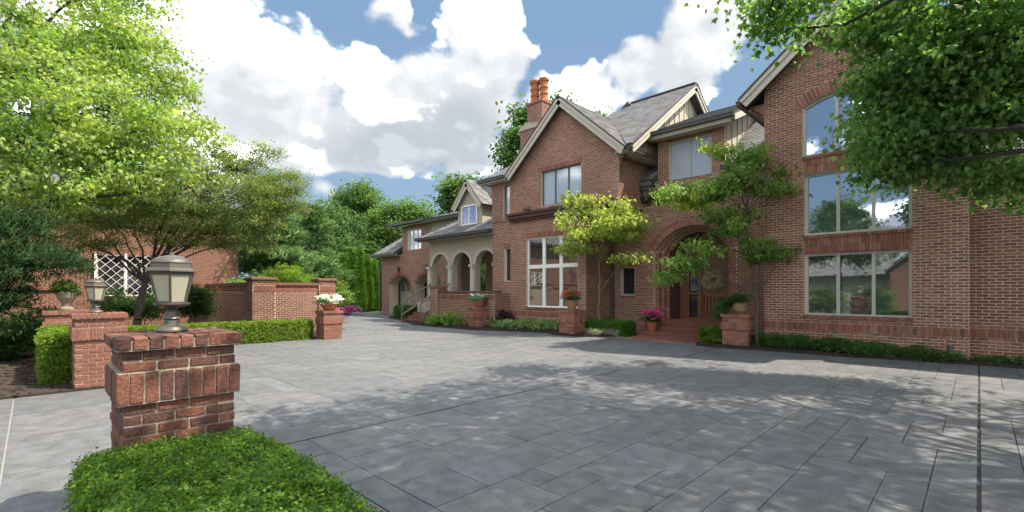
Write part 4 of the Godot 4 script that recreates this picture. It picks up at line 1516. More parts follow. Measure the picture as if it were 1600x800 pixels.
	for i in 3:
		var am := MB.new()
		var pts := arc_hole(0.93 + i * 1.74, 0.71, 2.8, 2.85, 0.62)
		var ou := arc_hole(0.93 + i * 1.74, 0.83, 2.8, 2.85, 0.74)
		for q in range(1, pts.size() - 1):
			var p := []
			for dz in [0.035, -0.05]:
				for e in [pts[q], pts[q + 1], ou[q + 1], ou[q]]: p.append(o + X * e.x + Y * e.y + Vector3(0, 0, dz))
			am.hull8(p)
		obj("arch_moulding", am, M.trim, pn)
	var bw := brick_wall(house, "wall", Vector3(-20.85, 0, -17.6), X, rect(0, 5.34, 0.9, 4.3), [rect(4.0, 5.0, 1.6, 3.2), rect(0.5, 1.5, 1.0, 3.1)], {"kind": 2})
	window_in(house, Vector3(-20.85, 0, -17.6), X, [4.0, 5.0, 1.6, 3.2], [], [2.4], {"glass": M.glass})
	window_in(house, Vector3(-20.85, 0, -17.6), X, [0.5, 1.5, 1.0, 3.1], [], [], {"glass": M.glass_dark})
	var fl2 := MB.new()
	fl2.box(Vector3(-18.0, 0.5, -15.8), Vector3(4.9, 0.98, 3.9))
	fl2.box(Vector3(-18.18, 4.22, -16.2), Vector3(5.3, 0.06, 2.7))
	obj("porch_floor", fl2, M.stucco, house)
	var ps := Vector3(0, 0.54, -1)
	roof_slope(house, Vector3(-21.4, 4.30, -14.38), X, ps, PackedVector2Array([Vector2(0, 0), Vector2(5.87, 0), Vector2(5.87, 5.6), Vector2(2.6, 5.6)]))
	roof_slope(house, Vector3(-21.4, 4.30, -19.0), FZ, Vector3(1, 1.0, 0), PackedVector2Array([Vector2(0, 0), Vector2(4.6, 0), Vector2(0.3, 3.6)]))
	beam_part("fascia", house, Vector3(-21.35, 4.22, -14.5), Vector3(-15.53, 4.22, -14.5), 0.05, 0.14, M.trim)
	gutter(house, Vector3(-21.4, 4.27, -14.34), Vector3(-15.55, 4.27, -14.34))
	# little gabled dormer with leaded blue panes
	var dz := -15.4
	var dm := MB.new()
	dm.prism(PackedVector2Array([Vector2(-0.92, 4.7), Vector2(0.92, 4.7), Vector2(0.92, 5.95), Vector2(0, 6.95), Vector2(-0.92, 5.95)]), Vector3(-18.14, 0, dz), X, Y, Vector3(0, 0, -2.2))
	var dn := obj("dormer", dm, M.stucco, house)
	var dwin := window_in(house, Vector3(-18.14, 0, dz + 0.145), X, [-0.6, 0.6, 4.86, 5.86], [0.0], [], {"glass": M.glass_lead, "mat": M.white_trim, "frame": 0.07})
	var lead := MB.new()
	for s in [-1.0, 1.0]:
		for i in 7:
			var x0: float = (-0.95 + i * 0.25) if s > 0 else (-0.55 + i * 0.25)
			var a := Vector2(x0, 4.92)
			var b := Vector2(x0 + s * 0.7, 5.82)
			for part_ in [[-0.53, -0.04], [0.04, 0.53]]:
				var t0 := clampf(((part_[0] if s > 0 else part_[1]) - a.x) / (b.x - a.x), 0.0, 1.0)
				var t1 := clampf(((part_[1] if s > 0 else part_[0]) - a.x) / (b.x - a.x), 0.0, 1.0)
				if t1 - t0 > 0.05:
					var p := a.lerp(b, t0)
					var q := a.lerp(b, t1)
					lead.beam(Vector3(-18.14 + p.x, p.y, dz + 0.045), Vector3(-18.14 + q.x, q.y, dz + 0.035), 0.01, 0.01)
	obj("leading", lead, M.white_trim, dwin)
	rake(dn, Vector3(-19.3, 5.75, dz + 0.22), Vector3(-18.14, 7.08, dz + 0.22), Vector3(-16.98, 5.75, dz + 0.22), FZ)
	var ds := Vector3(-1.18, 1.35, 0)
	roof_slope(house, Vector3(-16.95, 5.75, dz + 0.24), BZ, ds, rect(0, 2.6, 0, ds.length()), [], "dormer_roof", 0.08)
	roof_slope(house, Vector3(-19.33, 5.75, dz - 2.36), FZ, Vector3(1.18, 1.35, 0), rect(0, 2.6, 0, ds.length()), [], "dormer_roof", 0.08)

	# ---- terrace wall and steps
	o = Vector3(-18.6, 0, -13.55)
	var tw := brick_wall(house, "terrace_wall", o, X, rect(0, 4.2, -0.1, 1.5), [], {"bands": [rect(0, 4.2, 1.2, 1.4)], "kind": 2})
	brick_wall(tw, "terrace_wall_face", Vector3(-14.4, 0, -13.55), BZ, rect(0.02, 0.95, -0.1, 1.5), [], {"kind": 2})
	var tcap := MB.new()
	tcap.box(Vector3(-16.5, 1.53, -13.68), Vector3(4.3, 0.07, 0.42))
	obj("coping", tcap, brick_mats[1], tw)
	var pier := brick_wall(tw, "pier", Vector3(-18.75, 0, -13.42), X, rect(0, 0.55, -0.1, 1.72), [], {})
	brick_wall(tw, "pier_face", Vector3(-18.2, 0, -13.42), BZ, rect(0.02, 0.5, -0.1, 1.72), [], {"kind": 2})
	var pc := MB.new()
	pc.box(Vector3(-18.47, 1.76, -13.68), Vector3(0.68, 0.08, 0.66))
	obj("coping", pc, brick_mats[3], tw)
	for i in 6:
		var st := MB.new()
		st.box(Vector3(-19.75, 0.165 * (i + 0.5), -13.1 - i * 0.3 - 0.75), Vector3(1.8, 0.165, 1.5 - 0.003 * i))
		obj("stair_step", st, M.step_brick, house)
	for s in [-20.6, -18.95]:
		var rl := MB.new()
		rl.tube([Vector3(s, 0.95, -13.0), Vector3(s, 1.95, -14.8)], [0.03, 0.03], 8)
		rl.tube([Vector3(s, 0.35, -13.0), Vector3(s, 1.3, -14.8)], [0.05, 0.05], 8)
		rl.tube([Vector3(s, 0.0, -13.02), Vector3(s, 0.97, -13.02)], [0.03, 0.03], 8)
		for i in 8: rl.tube([Vector3(s, 0.4 + i * 0.118, -13.15 - i * 0.21), Vector3(s, 1.02 + i * 0.118, -13.15 - i * 0.21)], [0.01, 0.01], 5)
		obj("handrail", rl, M.rail, house)

	# ---- coach house wing with arched garage doors
	o = Vector3(-29.4, 0, -17.0)
	var ga := []
	var gx := []
	for i in 2:
		var c := 2.25 + i * 3.1
		ga.append(arc_hole(c, 1.28, -0.2, 2.0, 0.62))
		gx.append_array(ring_xf(c, 1.28, 2.0, 0.62, 0.2, o, X, 0.015))
	var gd := rect(3.2, 4.7, 4.2, 5.45)
	var sk := []
	for i in 2: sk.append(over_arch(2.25 + i * 3.1, 1.28, -0.2, 2.0, 0.62, 0.2))
	brick_wall(house, "wall", o, X, PackedVector2Array([Vector2(0, -0.1), Vector2(8.6, -0.1), Vector2(8.6, 3.95), Vector2(5.6, 3.95), Vector2(5.6, 5.75), Vector2(2.6, 5.75), Vector2(2.6, 3.95), Vector2(0, 3.95)]), ga + [gd], {"extra": gx, "lay_holes": sk + [gd], "thick": 0.7})
	window_in(house, o, X, [3.2, 4.7, 4.2, 5.45], [3.7, 4.2], [], {"glass": M.glass_blind, "mat": M.white_trim, "frame": 0.05, "bar": 0.04})
	for i in 2:
		var c := o.x + 2.25 + i * 3.1
		var gdn := part("garage_door", house)
		var gm := MB.new()
		gm.box(Vector3(c, 1.3, -17.95), Vector3(2.7, 2.8, 0.08))
		obj("door_panel", gm, M.garage_door, gdn)
		for r in 4:
			beam_part("rail", gdn, Vector3(c - 1.3, 0.1 + r * 0.68, -17.9), Vector3(c + 1.3, 0.1 + r * 0.68, -17.9), 0.03, 0.1, M.garage_door)
		for r in 5: beam_part("stile", gdn, Vector3(c - 1.25 + r * 0.625, 0.0, -17.895), Vector3(c - 1.25 + r * 0.625, 2.6, -17.895), 0.03, 0.09, M.garage_door, FZ)
		for r in 4:
			var pw := MB.new()
			pw.box(Vector3(c - 0.94 + r * 0.625, 1.75, -17.9), Vector3(0.34, 0.42, 0.02))
			obj("door_window", pw, M.glass_dark, gdn)
	for i in 2:
		var wl := MB.new()
		var lp := o + Vector3(0.75 + i * 3.1 + 1.5, 2.95, 0.12)
		wl.box(lp, Vector3(0.16, 0.26, 0.16))
		wl.lathe([Vector2(0.13, 0.13), Vector2(0.02, 0.24)], 6, lp)
		wl.beam(lp + Vector3(0, 0.1, -0.12), lp + Vector3(0, 0.1, 0), 0.03, 0.03)
		obj("wall_lamp", wl, M.metal_dark, house)
	brick_wall(house, "wall", Vector3(-29.4, 0, -23.0), FZ, rect(0, 5.97, -0.1, 3.95), [])
	var rs := Vector3(0, 0.8, -1)
	roof_slope(house, Vector3(-30.0, 4.0, -16.5), X, rs, PackedVector2Array([Vector2(0, 0), Vector2(2.95, 0), Vector2(2.95, 2.8), Vector2(9.0, 2.8), Vector2(9.0, 4.6), Vector2(3.4, 4.6)]))
	roof_slope(house, Vector3(-30.0, 4.0, -23.4), FZ, Vector3(1, 0.8, 0), PackedVector2Array([Vector2(0, 0), Vector2(6.9, 0), Vector2(3.45, 4.5)]))
	beam_part("fascia", house, Vector3(-29.98, 3.93, -16.6), Vector3(-26.85, 3.93, -16.6), 0.05, 0.16, M.trim)
	gutter(house, Vector3(-30.0, 3.98, -16.46), Vector3(-26.85, 3.98, -16.46))
	var gp := MB.new()
	gp.tube([Vector3(-29.5, 0.1, -16.92), Vector3(-29.5, 3.8, -16.92)], [0.05, 0.05], 8)
	obj("downpipe", gp, M.metal_dark, house)
	var csd := MB.new()
	csd.box(Vector3(-22.0, 5.0, -17.9), Vector3(3.7, 1.6, 1.6))
	obj("siding", csd, M.stucco, house)
	roof_slope(house, Vector3(-27.3, 5.85, -16.5), X, Vector3(0, 0.26, -1), rect(0, 7.2, 0, 4.5))
	beam_part("fascia", house, Vector3(-27.3, 5.78, -16.57), Vector3(-20.1, 5.78, -16.57), 0.05, 0.16, M.trim)
	gutter(house, Vector3(-27.3, 5.83, -16.44), Vector3(-23.9, 5.83, -16.44))
	# inner body so that no light falls through
	var body := MB.new()
	body.box(Vector3(-2.18, 3.3, -18.4), Vector3(3.4, 6.6, 7.2))
	body.box(Vector3(-13.0, 2.25, -19.4), Vector3(4.6, 4.5, 8.6))
	body.box(Vector3(-12.2, 5.4, -19.4), Vector3(5.9, 1.6, 8.6))
	body.box(Vector3(-6.7, 2.5, -20.2), Vector3(4.8, 5.0, 4.8))
	body.box(Vector3(-24.8, 1.9, -20.5), Vector3(8.6, 3.8, 4.6))
	body.box(Vector3(-18.2, 2.0, -20.5), Vector3(5.2, 4.0, 5.0))
	body.box(Vector3(4.4, 1.9, -17.6), Vector3(8.8, 3.8, 5.6))
	obj("inner_wall", body, M.dark_room, house)

func left_building() -> void:
	var t := thing("brick_outbuilding", "sunlit red brick outbuilding behind the trees with white lattice over its window", "building", Vector3(-24, 0, 1))
	var o := Vector3(-24, 0, 9.0)
	var U := Vector3(0, 0, -1)
	var w := brick_wall(t, "wall", o, U, rect(0, 15.6, -0.1, 5.1), [rect(10.73, 12.5, 1.35, 3.0)], {"kind": 1, "mortar": M.mortar_warm, "bands": [rect(10.6, 12.63, 3.0, 3.2)]})
	var lb := MB.new()
	lb.box(Vector3(-23.97, 1.62, 4.0), Vector3(0.1, 0.07, 9.5))
	lb.box(Vector3(-23.97, 1.62, -4.95), Vector3(0.1, 0.07, 2.8))
	obj("ledge", lb, brick_mats[9], w)
	window_in(t, o, U, [10.73, 12.5, 1.35, 3.0], [11.6], [], {"glass": M.glass_black, "mat": M.lattice, "inset": 0.12})
	var tr := part("trellis", t)
	for x in [10.7, 11.6, 12.52]: beam_part("trellis_post", tr, Vector3(-23.9, 1.3, 9.0 - x), Vector3(-23.9, 3.02, 9.0 - x), 0.07, 0.1, M.lattice, Vector3.RIGHT)
	for p in 2:
		for s in [-1.0, 1.0]:
			for i in 7:
				var x0: float = 10.75 + p * 0.9
				var b := MB.new()
				var y0 := 1.35 + (i - 2) * 0.33
				var ya := y0
				var yb := y0 + 0.8
				var xa := x0
				var xb := x0 + 0.8
				if ya < 1.35:
					xa += 1.35 - ya; ya = 1.35
				if yb > 3.0:
					xb -= yb - 3.0; yb = 3.0
				if xb - xa < 0.06: continue
				if s < 0:
					var m := 2 * x0 + 0.8
					xa = m - xa; xb = m - xb
				b.beam(Vector3(-23.9 + s * 0.008, ya, 9.0 - xa), Vector3(-23.9 + s * 0.008, yb, 9.0 - xb), 0.035, 0.014)
				obj("lattice_strip", b, M.lattice, tr)
	var body := MB.new()
	body.box(Vector3(-28.4, 2.5, 1.2), Vector3(8.2, 5.0, 15.4))
	obj("inner_wall", body, M.dark_room, t)
	roof_slope(t, Vector3(-23.55, 5.12, 9.4), U, Vector3(-1, 0.62, 0), PackedVector2Array([Vector2(0, 0), Vector2(16.4, 0), Vector2(11.5, 5.8), Vector2(5, 5.8)]))
	beam_part("fascia", t, Vector3(-23.62, 5.06, 9.3), Vector3(-23.62, 5.06, -6.9), 0.05, 0.18, M.trim)
	gutter(t, Vector3(-23.5, 5.1, 9.4), Vector3(-23.5, 5.1, -7.0))

func far_house() -> void:
	# the neighbour across the lane, mirrored in the tall windows
	var t := thing("neighbour_house", "red brick neighbouring house with grey roof across the lane, seen mirrored in windows", "house", Vector3(-4, 0, 20))
	var o := Vector3(4, 0, 19)
	brick_wall(t, "wall", o, Vector3.LEFT, PackedVector2Array([Vector2(0, -0.1), Vector2(9, -0.1), Vector2(9, 3.4), Vector2(4.5, 7.0), Vector2(0, 3.4)]), [rect(2, 3.4, 1, 2.6), rect(5.5, 7, 1, 2.6)], {"kind": 1, "step": 8})
	for x in [2.0, 5.5]: window_in(t, o, Vector3.LEFT, [x, x + 1.45, 1.0, 2.6], [x + 0.7], [], {"glass": M.glass_dark, "mat": M.white_trim})
	roof_slope(t, Vector3(4.4, 3.2, 27), Vector3.FORWARD, Vector3(-4.9, 3.9, 0), rect(0, 8.3, 0, 6.26))
	roof_slope(t, Vector3(-5.4, 3.2, 18.7), Vector3.BACK, Vector3(4.9, 3.9, 0), rect(0, 8.3, 0, 6.26))
	var b := MB.new()
	b.box(Vector3(-0.5, 1.6, 23.2), Vector3(8.6, 3.2, 7.8))
	b.box(Vector3(-10.5, 1.4, 24.0), Vector3(11, 2.8, 6.4))
	obj("inner_wall", b, M.siding, t)
	roof_slope(t, Vector3(-5.0, 2.9, 20.2), Vector3.LEFT, Vector3(0, 0.75, 1), rect(0, 12, 0, 5.2))

func garden_walls() -> void:
	var t := thing("garden_wall", "low red brick garden wall with a corner pier and coping behind the long hedge", "wall", Vector3(-18, 0, -6.5))
	var U := Vector3(0, 0, -1)
	var opt := {"kind": 1, "bands": [rect(0, 2.3, 1.52, 1.72)]}
	brick_wall(t, "wall_face", Vector3(-18, 0, -5.4), U, rect(0, 2.3, -0.1, 1.78), [], opt)
	brick_wall(t, "wall_face", Vector3(-24, 0, -5.4), Vector3.RIGHT, rect(0, 5.97, -0.1, 1.78), [], {"kind": 2, "bands": [rect(0, 5.97, 1.52, 1.72)]})
	var c := MB.new()
	c.box(Vector3(-18.13, 1.82, -6.9), Vector3(0.42, 0.09, 1.9))
	c.box(Vector3(-21.3, 1.82, -5.53), Vector3(5.6, 0.09, 0.42))
	obj("coping", c, brick_mats[12], t)
	for z in [-5.38, -7.7]:
		var s := 0.75 if z > -6 else 0.62
		brick_wall(t, "pier", Vector3(-17.93, 0, z), U, rect(0.03, s, -0.1, 1.95), [], {"kind": 1, "bands": [rect(0.03, s, 1.55, 1.75)]})
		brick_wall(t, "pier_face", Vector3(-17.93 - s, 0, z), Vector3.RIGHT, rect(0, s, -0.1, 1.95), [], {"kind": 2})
		var pc := MB.new()
		pc.bevel_box(Vector3(-17.93 - s / 2, 1.99, z - s / 2), Vector3(s + 0.14, 0.1, s + 0.14), 0.02)
		obj("coping", pc, brick_mats[11], t)

func pillars_and_lanterns() -> void:
	var ga := "brick gate pillars with lanterns"
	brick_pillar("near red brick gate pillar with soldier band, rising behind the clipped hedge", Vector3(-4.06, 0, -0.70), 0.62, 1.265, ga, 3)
	brick_pillar("second brick gate pillar across the lane beside the small square hedge", Vector3(-10.29, 0, -0.77), 0.62, 1.2, ga, 1)
	brick_pillar("brick pillar carrying the mossy urn behind the second gate pillar", Vector3(-13.75, 0, -0.52), 0.68, 1.15, "", 1, false)
	var gp := "brick pillars carrying flower pots"
	brick_pillar("brick pillar with white flower bowl at the end of the long hedge", Vector3(-15.2, 0, -6.86), 0.60, 0.92, gp, 1, false)
	brick_pillar("brick pillar right of the entry steps carrying an ivy pot", Vector3(-4.77, 0, -13.87), 0.68, 0.92, gp, 0, false)
	brick_pillar("brick pillar in front of the big window with red geraniums on top", Vector3(-10.28, 0, -13.45), 0.66, 0.88, gp, 0, false)
	brick_pillar("brick pillar by the terrace wall with silvery flowers on top", Vector3(-15.05, 0, -13.3), 0.66, 0.87, gp, 0, false)
	lantern("large bronze six-sided lantern on the near gate pillar", Vector3(-4.09, 1.265, -0.70), 1.08, 0.25)
	lantern("smaller-looking bronze lantern on the far gate pillar across the lane", Vector3(-10.31, 1.2, -0.74), 1.1, 0.25)

func beds() -> void:
	var defs := [
		[PackedVector2Array([Vector2(-5.75, -13.3), Vector2(-5.2, -13.12), Vector2(-4.14, -13.36), Vector2(-2.5, -13.45), Vector2(-1.34, -13.72), Vector2(-0.2, -13.85), Vector2(4, -13.95), Vector2(9, -14.0), Vector2(9, -14.6), Vector2(-4.2, -14.6), Vector2(-4.2, -16.3), Vector2(-5.75, -16.3)]), 0.07],
		[PackedVector2Array([Vector2(-8.75, -16.3), Vector2(-8.75, -14.0), Vector2(-9.5, -13.1), Vector2(-10.7, -12.95), Vector2(-11.4, -13.4), Vector2(-13.4, -12.75), Vector2(-14.5, -12.3), Vector2(-18.5, -12.3), Vector2(-21.5, -13.6), Vector2(-24.5, -14.6), Vector2(-24.5, -16.95), Vector2(-20, -16.95), Vector2(-15.5, -14.6), Vector2(-10.4, -14.6), Vector2(-10.4, -16.3)]), 0.075],
		[PackedVector2Array([Vector2(-9.97, -1.3), Vector2(-15.35, -1.3), Vector2(-15.35, -6.5), Vector2(-18, -7.6), Vector2(-24, -7.6), Vector2(-24, 12), Vector2(-9.97, 12)]), 0.03],
		[PackedVector2Array([Vector2(-4.42, -1.04), Vector2(-0.2, -1.04), Vector2(-0.2, 0.6), Vector2(-4.42, 4)]), 0.03]]
	for d in defs:
		var mb := MB.new()
		mb.prism(d[0], Vector3(0, -0.1, 0), Vector3.RIGHT, Vector3.BACK, Vector3(0, 0.1 + d[1], 0))
		var s := setting("mulch_bed", mb, M.mulch)
		# bark chips lying on the near beds
		var rng := RandomNumberGenerator.new()
		rng.seed = int(d[1] * 1000)
		var xf := []
		var cols := []
		var lo := Vector2(INF, INF)
		var hi := Vector2(-INF, -INF)
		for p in d[0]:
			lo = lo.min(p); hi = hi.max(p)
		for i in 9000:
			var p := Vector2(rng.randf_range(lo.x, hi.x), rng.randf_range(lo.y, hi.y))
			if Geometry2D.is_point_in_polygon(p, d[0]):
				var b := Basis(Vector3.UP, rng.randf() * TAU) * Basis(Vector3.RIGHT, rng.randfn() * 0.3)
				xf.append(Transform3D(b * Basis.from_scale(Vector3(rng.randf_range(0.03, 0.09), 0.012, 0.025)), Vector3(p.x, d[1] + 0.005, p.y)))
				var g := rng.randf_range(0.6, 1.8)
				cols.append(Color(0.065 * g, 0.042 * g, 0.03 * g))
		copies("bark_chips", brick_shapes[0], M.leaf, xf, cols, s)
	# brick landing before the steps
	var pad := PackedVector2Array([Vector2(-8.72, -15.9), Vector2(-5.78, -15.9), Vector2(-5.78, -13.55), Vector2(-8.72, -13.75)])
	var pm := MB.new()
	pm.prism(pad, Vector3(0, -0.05, 0), Vector3.RIGHT, Vector3.BACK, Vector3(0, 0.055, 0))
	var ps := setting("brick_landing", pm, M.mortar)
	var pxf := []
	var pcol := []
	var r2 := RandomNumberGenerator.new()
	r2.seed = 5
	var flip := PackedVector2Array()
	for p in pad: flip.append(Vector2(p.x, -p.y))
	for r in lay(flip, [], 0.105, 0.2045, 0.008):
		pxf.append(piece_xf(r, Vector3.ZERO, Vector3.RIGHT, Vector3.FORWARD, Vector3.UP, 0.012 + r2.randf() * 0.002, 0.03))
		pcol.append(brick_tint(r2, 0))
	copies("bricks", brick_shapes[0], M.brick, pxf, pcol, ps)

func hedges() -> void:
	var box := [leaf_clump(31, 18, 0.020, 0.012, 0.05, 0.7, 0, 0.0, 1.0), leaf_clump(32, 18, 0.017, 0.011, 0.045, 0.7, 0, 0.0, 1.0)]
	var box2 := [leaf_clump(33, 14, 0.045, 0.03, 0.08, 0.7, 0, 0.0, 1.0), leaf_clump(34, 14, 0.05, 0.028, 0.08, 0.7, 0, 0.0, 1.0)]
	M["clump_box"] = box2
	M["clump_fine"] = box
	hedge("clipped_hedge", "flat-topped dark green box hedge in the near foreground beside the gate pillar", Vector3(-3.70, 0, -1.10), Vector3(2.9, 0.6, 0.92), box, M.leaf, Color(0.035, 0.11, 0.02), Color(0.17, 0.29, 0.03), 26000, {"round": 0.13, "bump": 0.075, "deep": 0.03})
	hedge("clipped_hedge", "small square bright green hedge tucked against the second gate pillar", Vector3(-13.2, 0, -1.15), Vector3(2.52, 0.82, 1.02), box2, M.leaf, Color(0.10, 0.19, 0.02), Color(0.17, 0.27, 0.03), 5200, {"round": 0.1, "bump": 0.03})
	hedge("clipped_hedge", "long low yellow-green clipped hedge along the left edge of the court", Vector3(-15.95, 0, -6.4), Vector3(0.62, 0.6, 5.3), box2, M.leaf, Color(0.11, 0.19, 0.02), Color(0.19, 0.28, 0.035), 7500, {"round": 0.12, "bump": 0.03})
	hedge("clipped_hedge", "square green box hedge under the pale dogwood before the house", Vector3(-10.25, 0, -14.75), Vector3(1.75, 0.5, 0.75), box2, M.leaf, Color(0.06, 0.15, 0.02), Color(0.10, 0.22, 0.03), 2600, {"round": 0.12, "bump": 0.03})
	hedge("clipped_hedge", "little round-cornered hedge at the foot of the terrace steps by the garage", Vector3(-24.0, 0, -15.5), Vector3(1.2, 0.7, 0.9), box2, M.leaf, Color(0.06, 0.14, 0.02), Color(0.10, 0.2, 0.03), 1600, {"round": 0.15})

func trees() -> void:
	var maple := [leaf_clump(1, 15, 0.10, 0.10, 0.24, 0.6, 1, 0.7, 0.8), leaf_clump(2, 15, 0.08, 0.08, 0.24, 0.6, 1, 0.8, 0.8)]
	var small := [leaf_clump(3, 16, 0.07, 0.035, 0.2, 0.4, 0, 0.2, 0.6), leaf_clump(4, 16, 0.06, 0.03, 0.2, 0.4, 0, 0.2, 0.6)]
	var dog := [leaf_clump(5, 8, 0.125, 0.07, 0.19, 0.45, 0, 0.7, 0.5), leaf_clump(6, 8, 0.105, 0.06, 0.19, 0.45, 0, 0.8, 0.5)]
	var big := [leaf_clump(7, 14, 0.26, 0.2, 0.6, 0.6, 0, 0.3, 0.8), leaf_clump(8, 14, 0.3, 0.2, 0.6, 0.6, 0, 0.3, 0.8)]
	var conif := [leaf_clump(9, 30, 0.16, 0.03, 0.24, 0.3, 2, 0.3, 0.7), leaf_clump(10, 30, 0.18, 0.03, 0.24, 0.3, 2, 0.3, 0.7)]
	var yew := [leaf_clump(11, 34, 0.09, 0.02, 0.16, 0.35, 2, 0.6, 0.6)]
	var arb := [leaf_clump(12, 12, 0.22, 0.07, 0.10, 0.8, 2, 0.0, 0.4)]
	var glossy := [leaf_clump(13, 14, 0.11, 0.045, 0.16, 0.6, 0, 0.1, 0.8)]
	M["clump_dog"] = dog
	M["clump_glossy"] = glossy
	var bl = [[-2.69, 6.72, -9.43, 0.56, 0.26, 0.56, 16], [-2.33, 6.31, -9.78, 0.16, 0.19, 0.16, 4], [-1.17, 6.26, -10.64, 0.57, 0.62, 0.57, 34], [-0.77, 4.96, -10.48, 0.71, 0.7, 0.71, 46], [-1.05, 4.04, -10.06, 0.28, 0.19, 0.28, 10], [-0.64, 4.03, -10.33, 0.48, 0.34, 0.48, 30], [-0.29, 5.2, -10.39, 0.87, 0.92, 0.87, 60], [0.29, 5.6, -10.68, 0.85, 0.8, 0.85, 48], [0.0, 4.22, -10.68, 0.51, 0.37, 0.51, 24], [0.37, 3.35, -11.04, 0.37, 0.18, 0.37, 14], [-1.04, 3.64, -10.21, 0.32, 0.15, 0.32, 9], [0.76, 4.81, -10.87, 0.68, 0.88, 0.68, 44], [-0.3, 3.66, -10.66, 0.42, 0.15, 0.42, 11], [-0.9, 6.4, -5.0, 1.6, 0.9, 1.6, 35], [-1.0, 6.7, -7.3, 1.8, 1.0, 1.8, 45], [1.0, 6.5, -3.9, 1.9, 1.0, 1.9, 45], [1, 7, -6.4, 2.2, 1.2, 2.2, 60], [1.3, 7.4, -9, 2.4, 1.4, 2.4, 65], [3.2, 7.2, -8, 2.6, 1.6, 2.6, 60], [3.2, 7, -4.8, 2.3, 1.4, 2.3, 50], [4.2, 7.6, -11, 2.6, 1.6, 2.6, 45], [2.5, 9.6, -7.4, 3, 1.5, 3, 55], [5.5, 6.6, -6.5, 2.2, 1.6, 2.2, 30], [-2.2, 5.9, -4.5, 0.9, 0.5, 0.9, 11], [0.2, 7.6, -11.5, 1.8, 1.2, 1.8, 30]]
	make_tree("maple_tree", "broad dark green maple whose branches overhang the court at the upper right", Vector3(3.4, 0, -8.2), [Vector3(3.3, 2.4, -8.2), Vector3(3.0, 4.2, -8.0), Vector3(2.4, 6.4, -7.6)], 0.26, bl, maple, M.leaf, Color(0.07, 0.16, 0.055), Color(0.21, 0.35, 0.13), M.bark_dark, {"spray": 0.42, "per": 7, "flat": 0.45, "seed": 17, "limb": 0.17, "twig_every": 2})
	bl = [[-17.25, 8.39, -0.12, 2.31, 0.99, 2.31, 48], [-17.03, 6.73, 0.22, 2.39, 1.28, 2.39, 75], [-16.46, 7.67, -1.18, 1.34, 0.84, 1.34, 30], [-16.12, 8.62, -1.8, 0.85, 0.6, 0.85, 12], [-15.45, 8.02, -2.46, 0.65, 0.54, 0.65, 8], [-15.33, 7.08, -2.58, 0.94, 0.51, 0.94, 11], [-15.93, 6.17, -1.14, 1.95, 0.89, 1.95, 48], [-15.2, 5.95, -2.28, 1.16, 0.47, 1.16, 15], [-14.38, 5.71, -3.1, 0.7, 0.33, 0.7, 7], [-16.18, 5.0, -0.33, 1.72, 0.78, 1.72, 39], [-15.1, 4.98, -1.68, 1.51, 0.56, 1.51, 24], [-14.53, 4.42, -2.24, 0.64, 0.29, 0.64, 5], [-16.12, 4.09, -0.11, 1.69, 0.46, 1.69, 22], [-17.92, 6.91, 1.52, 2.02, 2.18, 2.02, 57], [-17.54, 10.35, -0.12, 2.85, 1.17, 2.85, 53], [-16.83, 4.6, 1.14, 1.34, 1.04, 1.34, 26], [-16.75, 9.77, -1.46, 1.21, 0.69, 1.21, 15], [-14.81, 4.02, -1.96, 0.72, 0.22, 0.72, 4]]
	make_tree("maple_tree", "tall bright yellow-green maple filling the upper left corner", Vector3(-18.6, 0, 1.6), [Vector3(-18.6, 2.6, 1.5), Vector3(-18.4, 4.6, 1.2), Vector3(-18.2, 7.0, 0.9)], 0.24, bl, maple, M.leaf_thin, Color(0.19, 0.31, 0.08), Color(0.38, 0.47, 0.17), M.bark_dark, {"spray": 0.42, "per": 7, "flat": 0.42, "seed": 23, "limb": 0.3, "twig_every": 3})
	bl = [[-18.59, 2.87, -1.33, 1.14, 0.23, 1.14, 16], [-16.8, 3.03, -3.37, 1.15, 0.23, 1.15, 18], [-15.93, 3.01, -4.51, 0.88, 0.23, 0.88, 14], [-19.81, 3.9, -0.83, 1.57, 0.55, 1.57, 58], [-18.17, 4.52, -2.03, 1.73, 0.69, 1.73, 81], [-16.94, 5.1, -3.24, 1.73, 0.69, 1.73, 81], [-16.07, 5.25, -4.38, 1.17, 0.54, 1.17, 44], [-15.66, 5.89, -5.06, 0.59, 0.24, 0.59, 10], [-16.35, 5.83, -4.1, 0.88, 0.31, 0.88, 16], [-15.86, 4.37, -4.58, 1.46, 0.66, 1.46, 67], [-15.31, 5.1, -5.41, 0.63, 0.28, 0.63, 13], [-15.52, 4.25, -5.48, 0.76, 0.44, 0.76, 22], [-16.7, 3.82, -3.19, 2.08, 0.53, 2.08, 76], [-15.65, 3.59, -4.79, 1.17, 0.35, 1.17, 24], [-17.92, 3.41, -1.71, 1.68, 0.34, 1.68, 33], [-19.12, 3.14, -0.53, 1.12, 0.3, 1.12, 18], [-16.39, 3.28, -3.78, 1.15, 0.23, 1.15, 18], [-15.16, 4.65, -5.83, 0.4, 0.2, 0.4, 6], [-17.04, 5.93, -3.42, 0.58, 0.27, 0.58, 9]]
	var t2 = make_tree("ornamental_tree", "spreading many-stemmed tree with olive bronze leaves before the brick outbuilding", Vector3(-17.7, 0, -2.2), [Vector3(-17.75, 0.7, -2.2), Vector3(-17.9, 1.8, -2.4)], 0.13, bl, small, M.leaf, Color(0.12, 0.18, 0.06), Color(0.23, 0.27, 0.12), M.bark, {"spray": 0.3, "per": 9, "flat": 0.3, "seed": 31, "limb": 0.3, "twig_every": 2, "arch": 0.1})
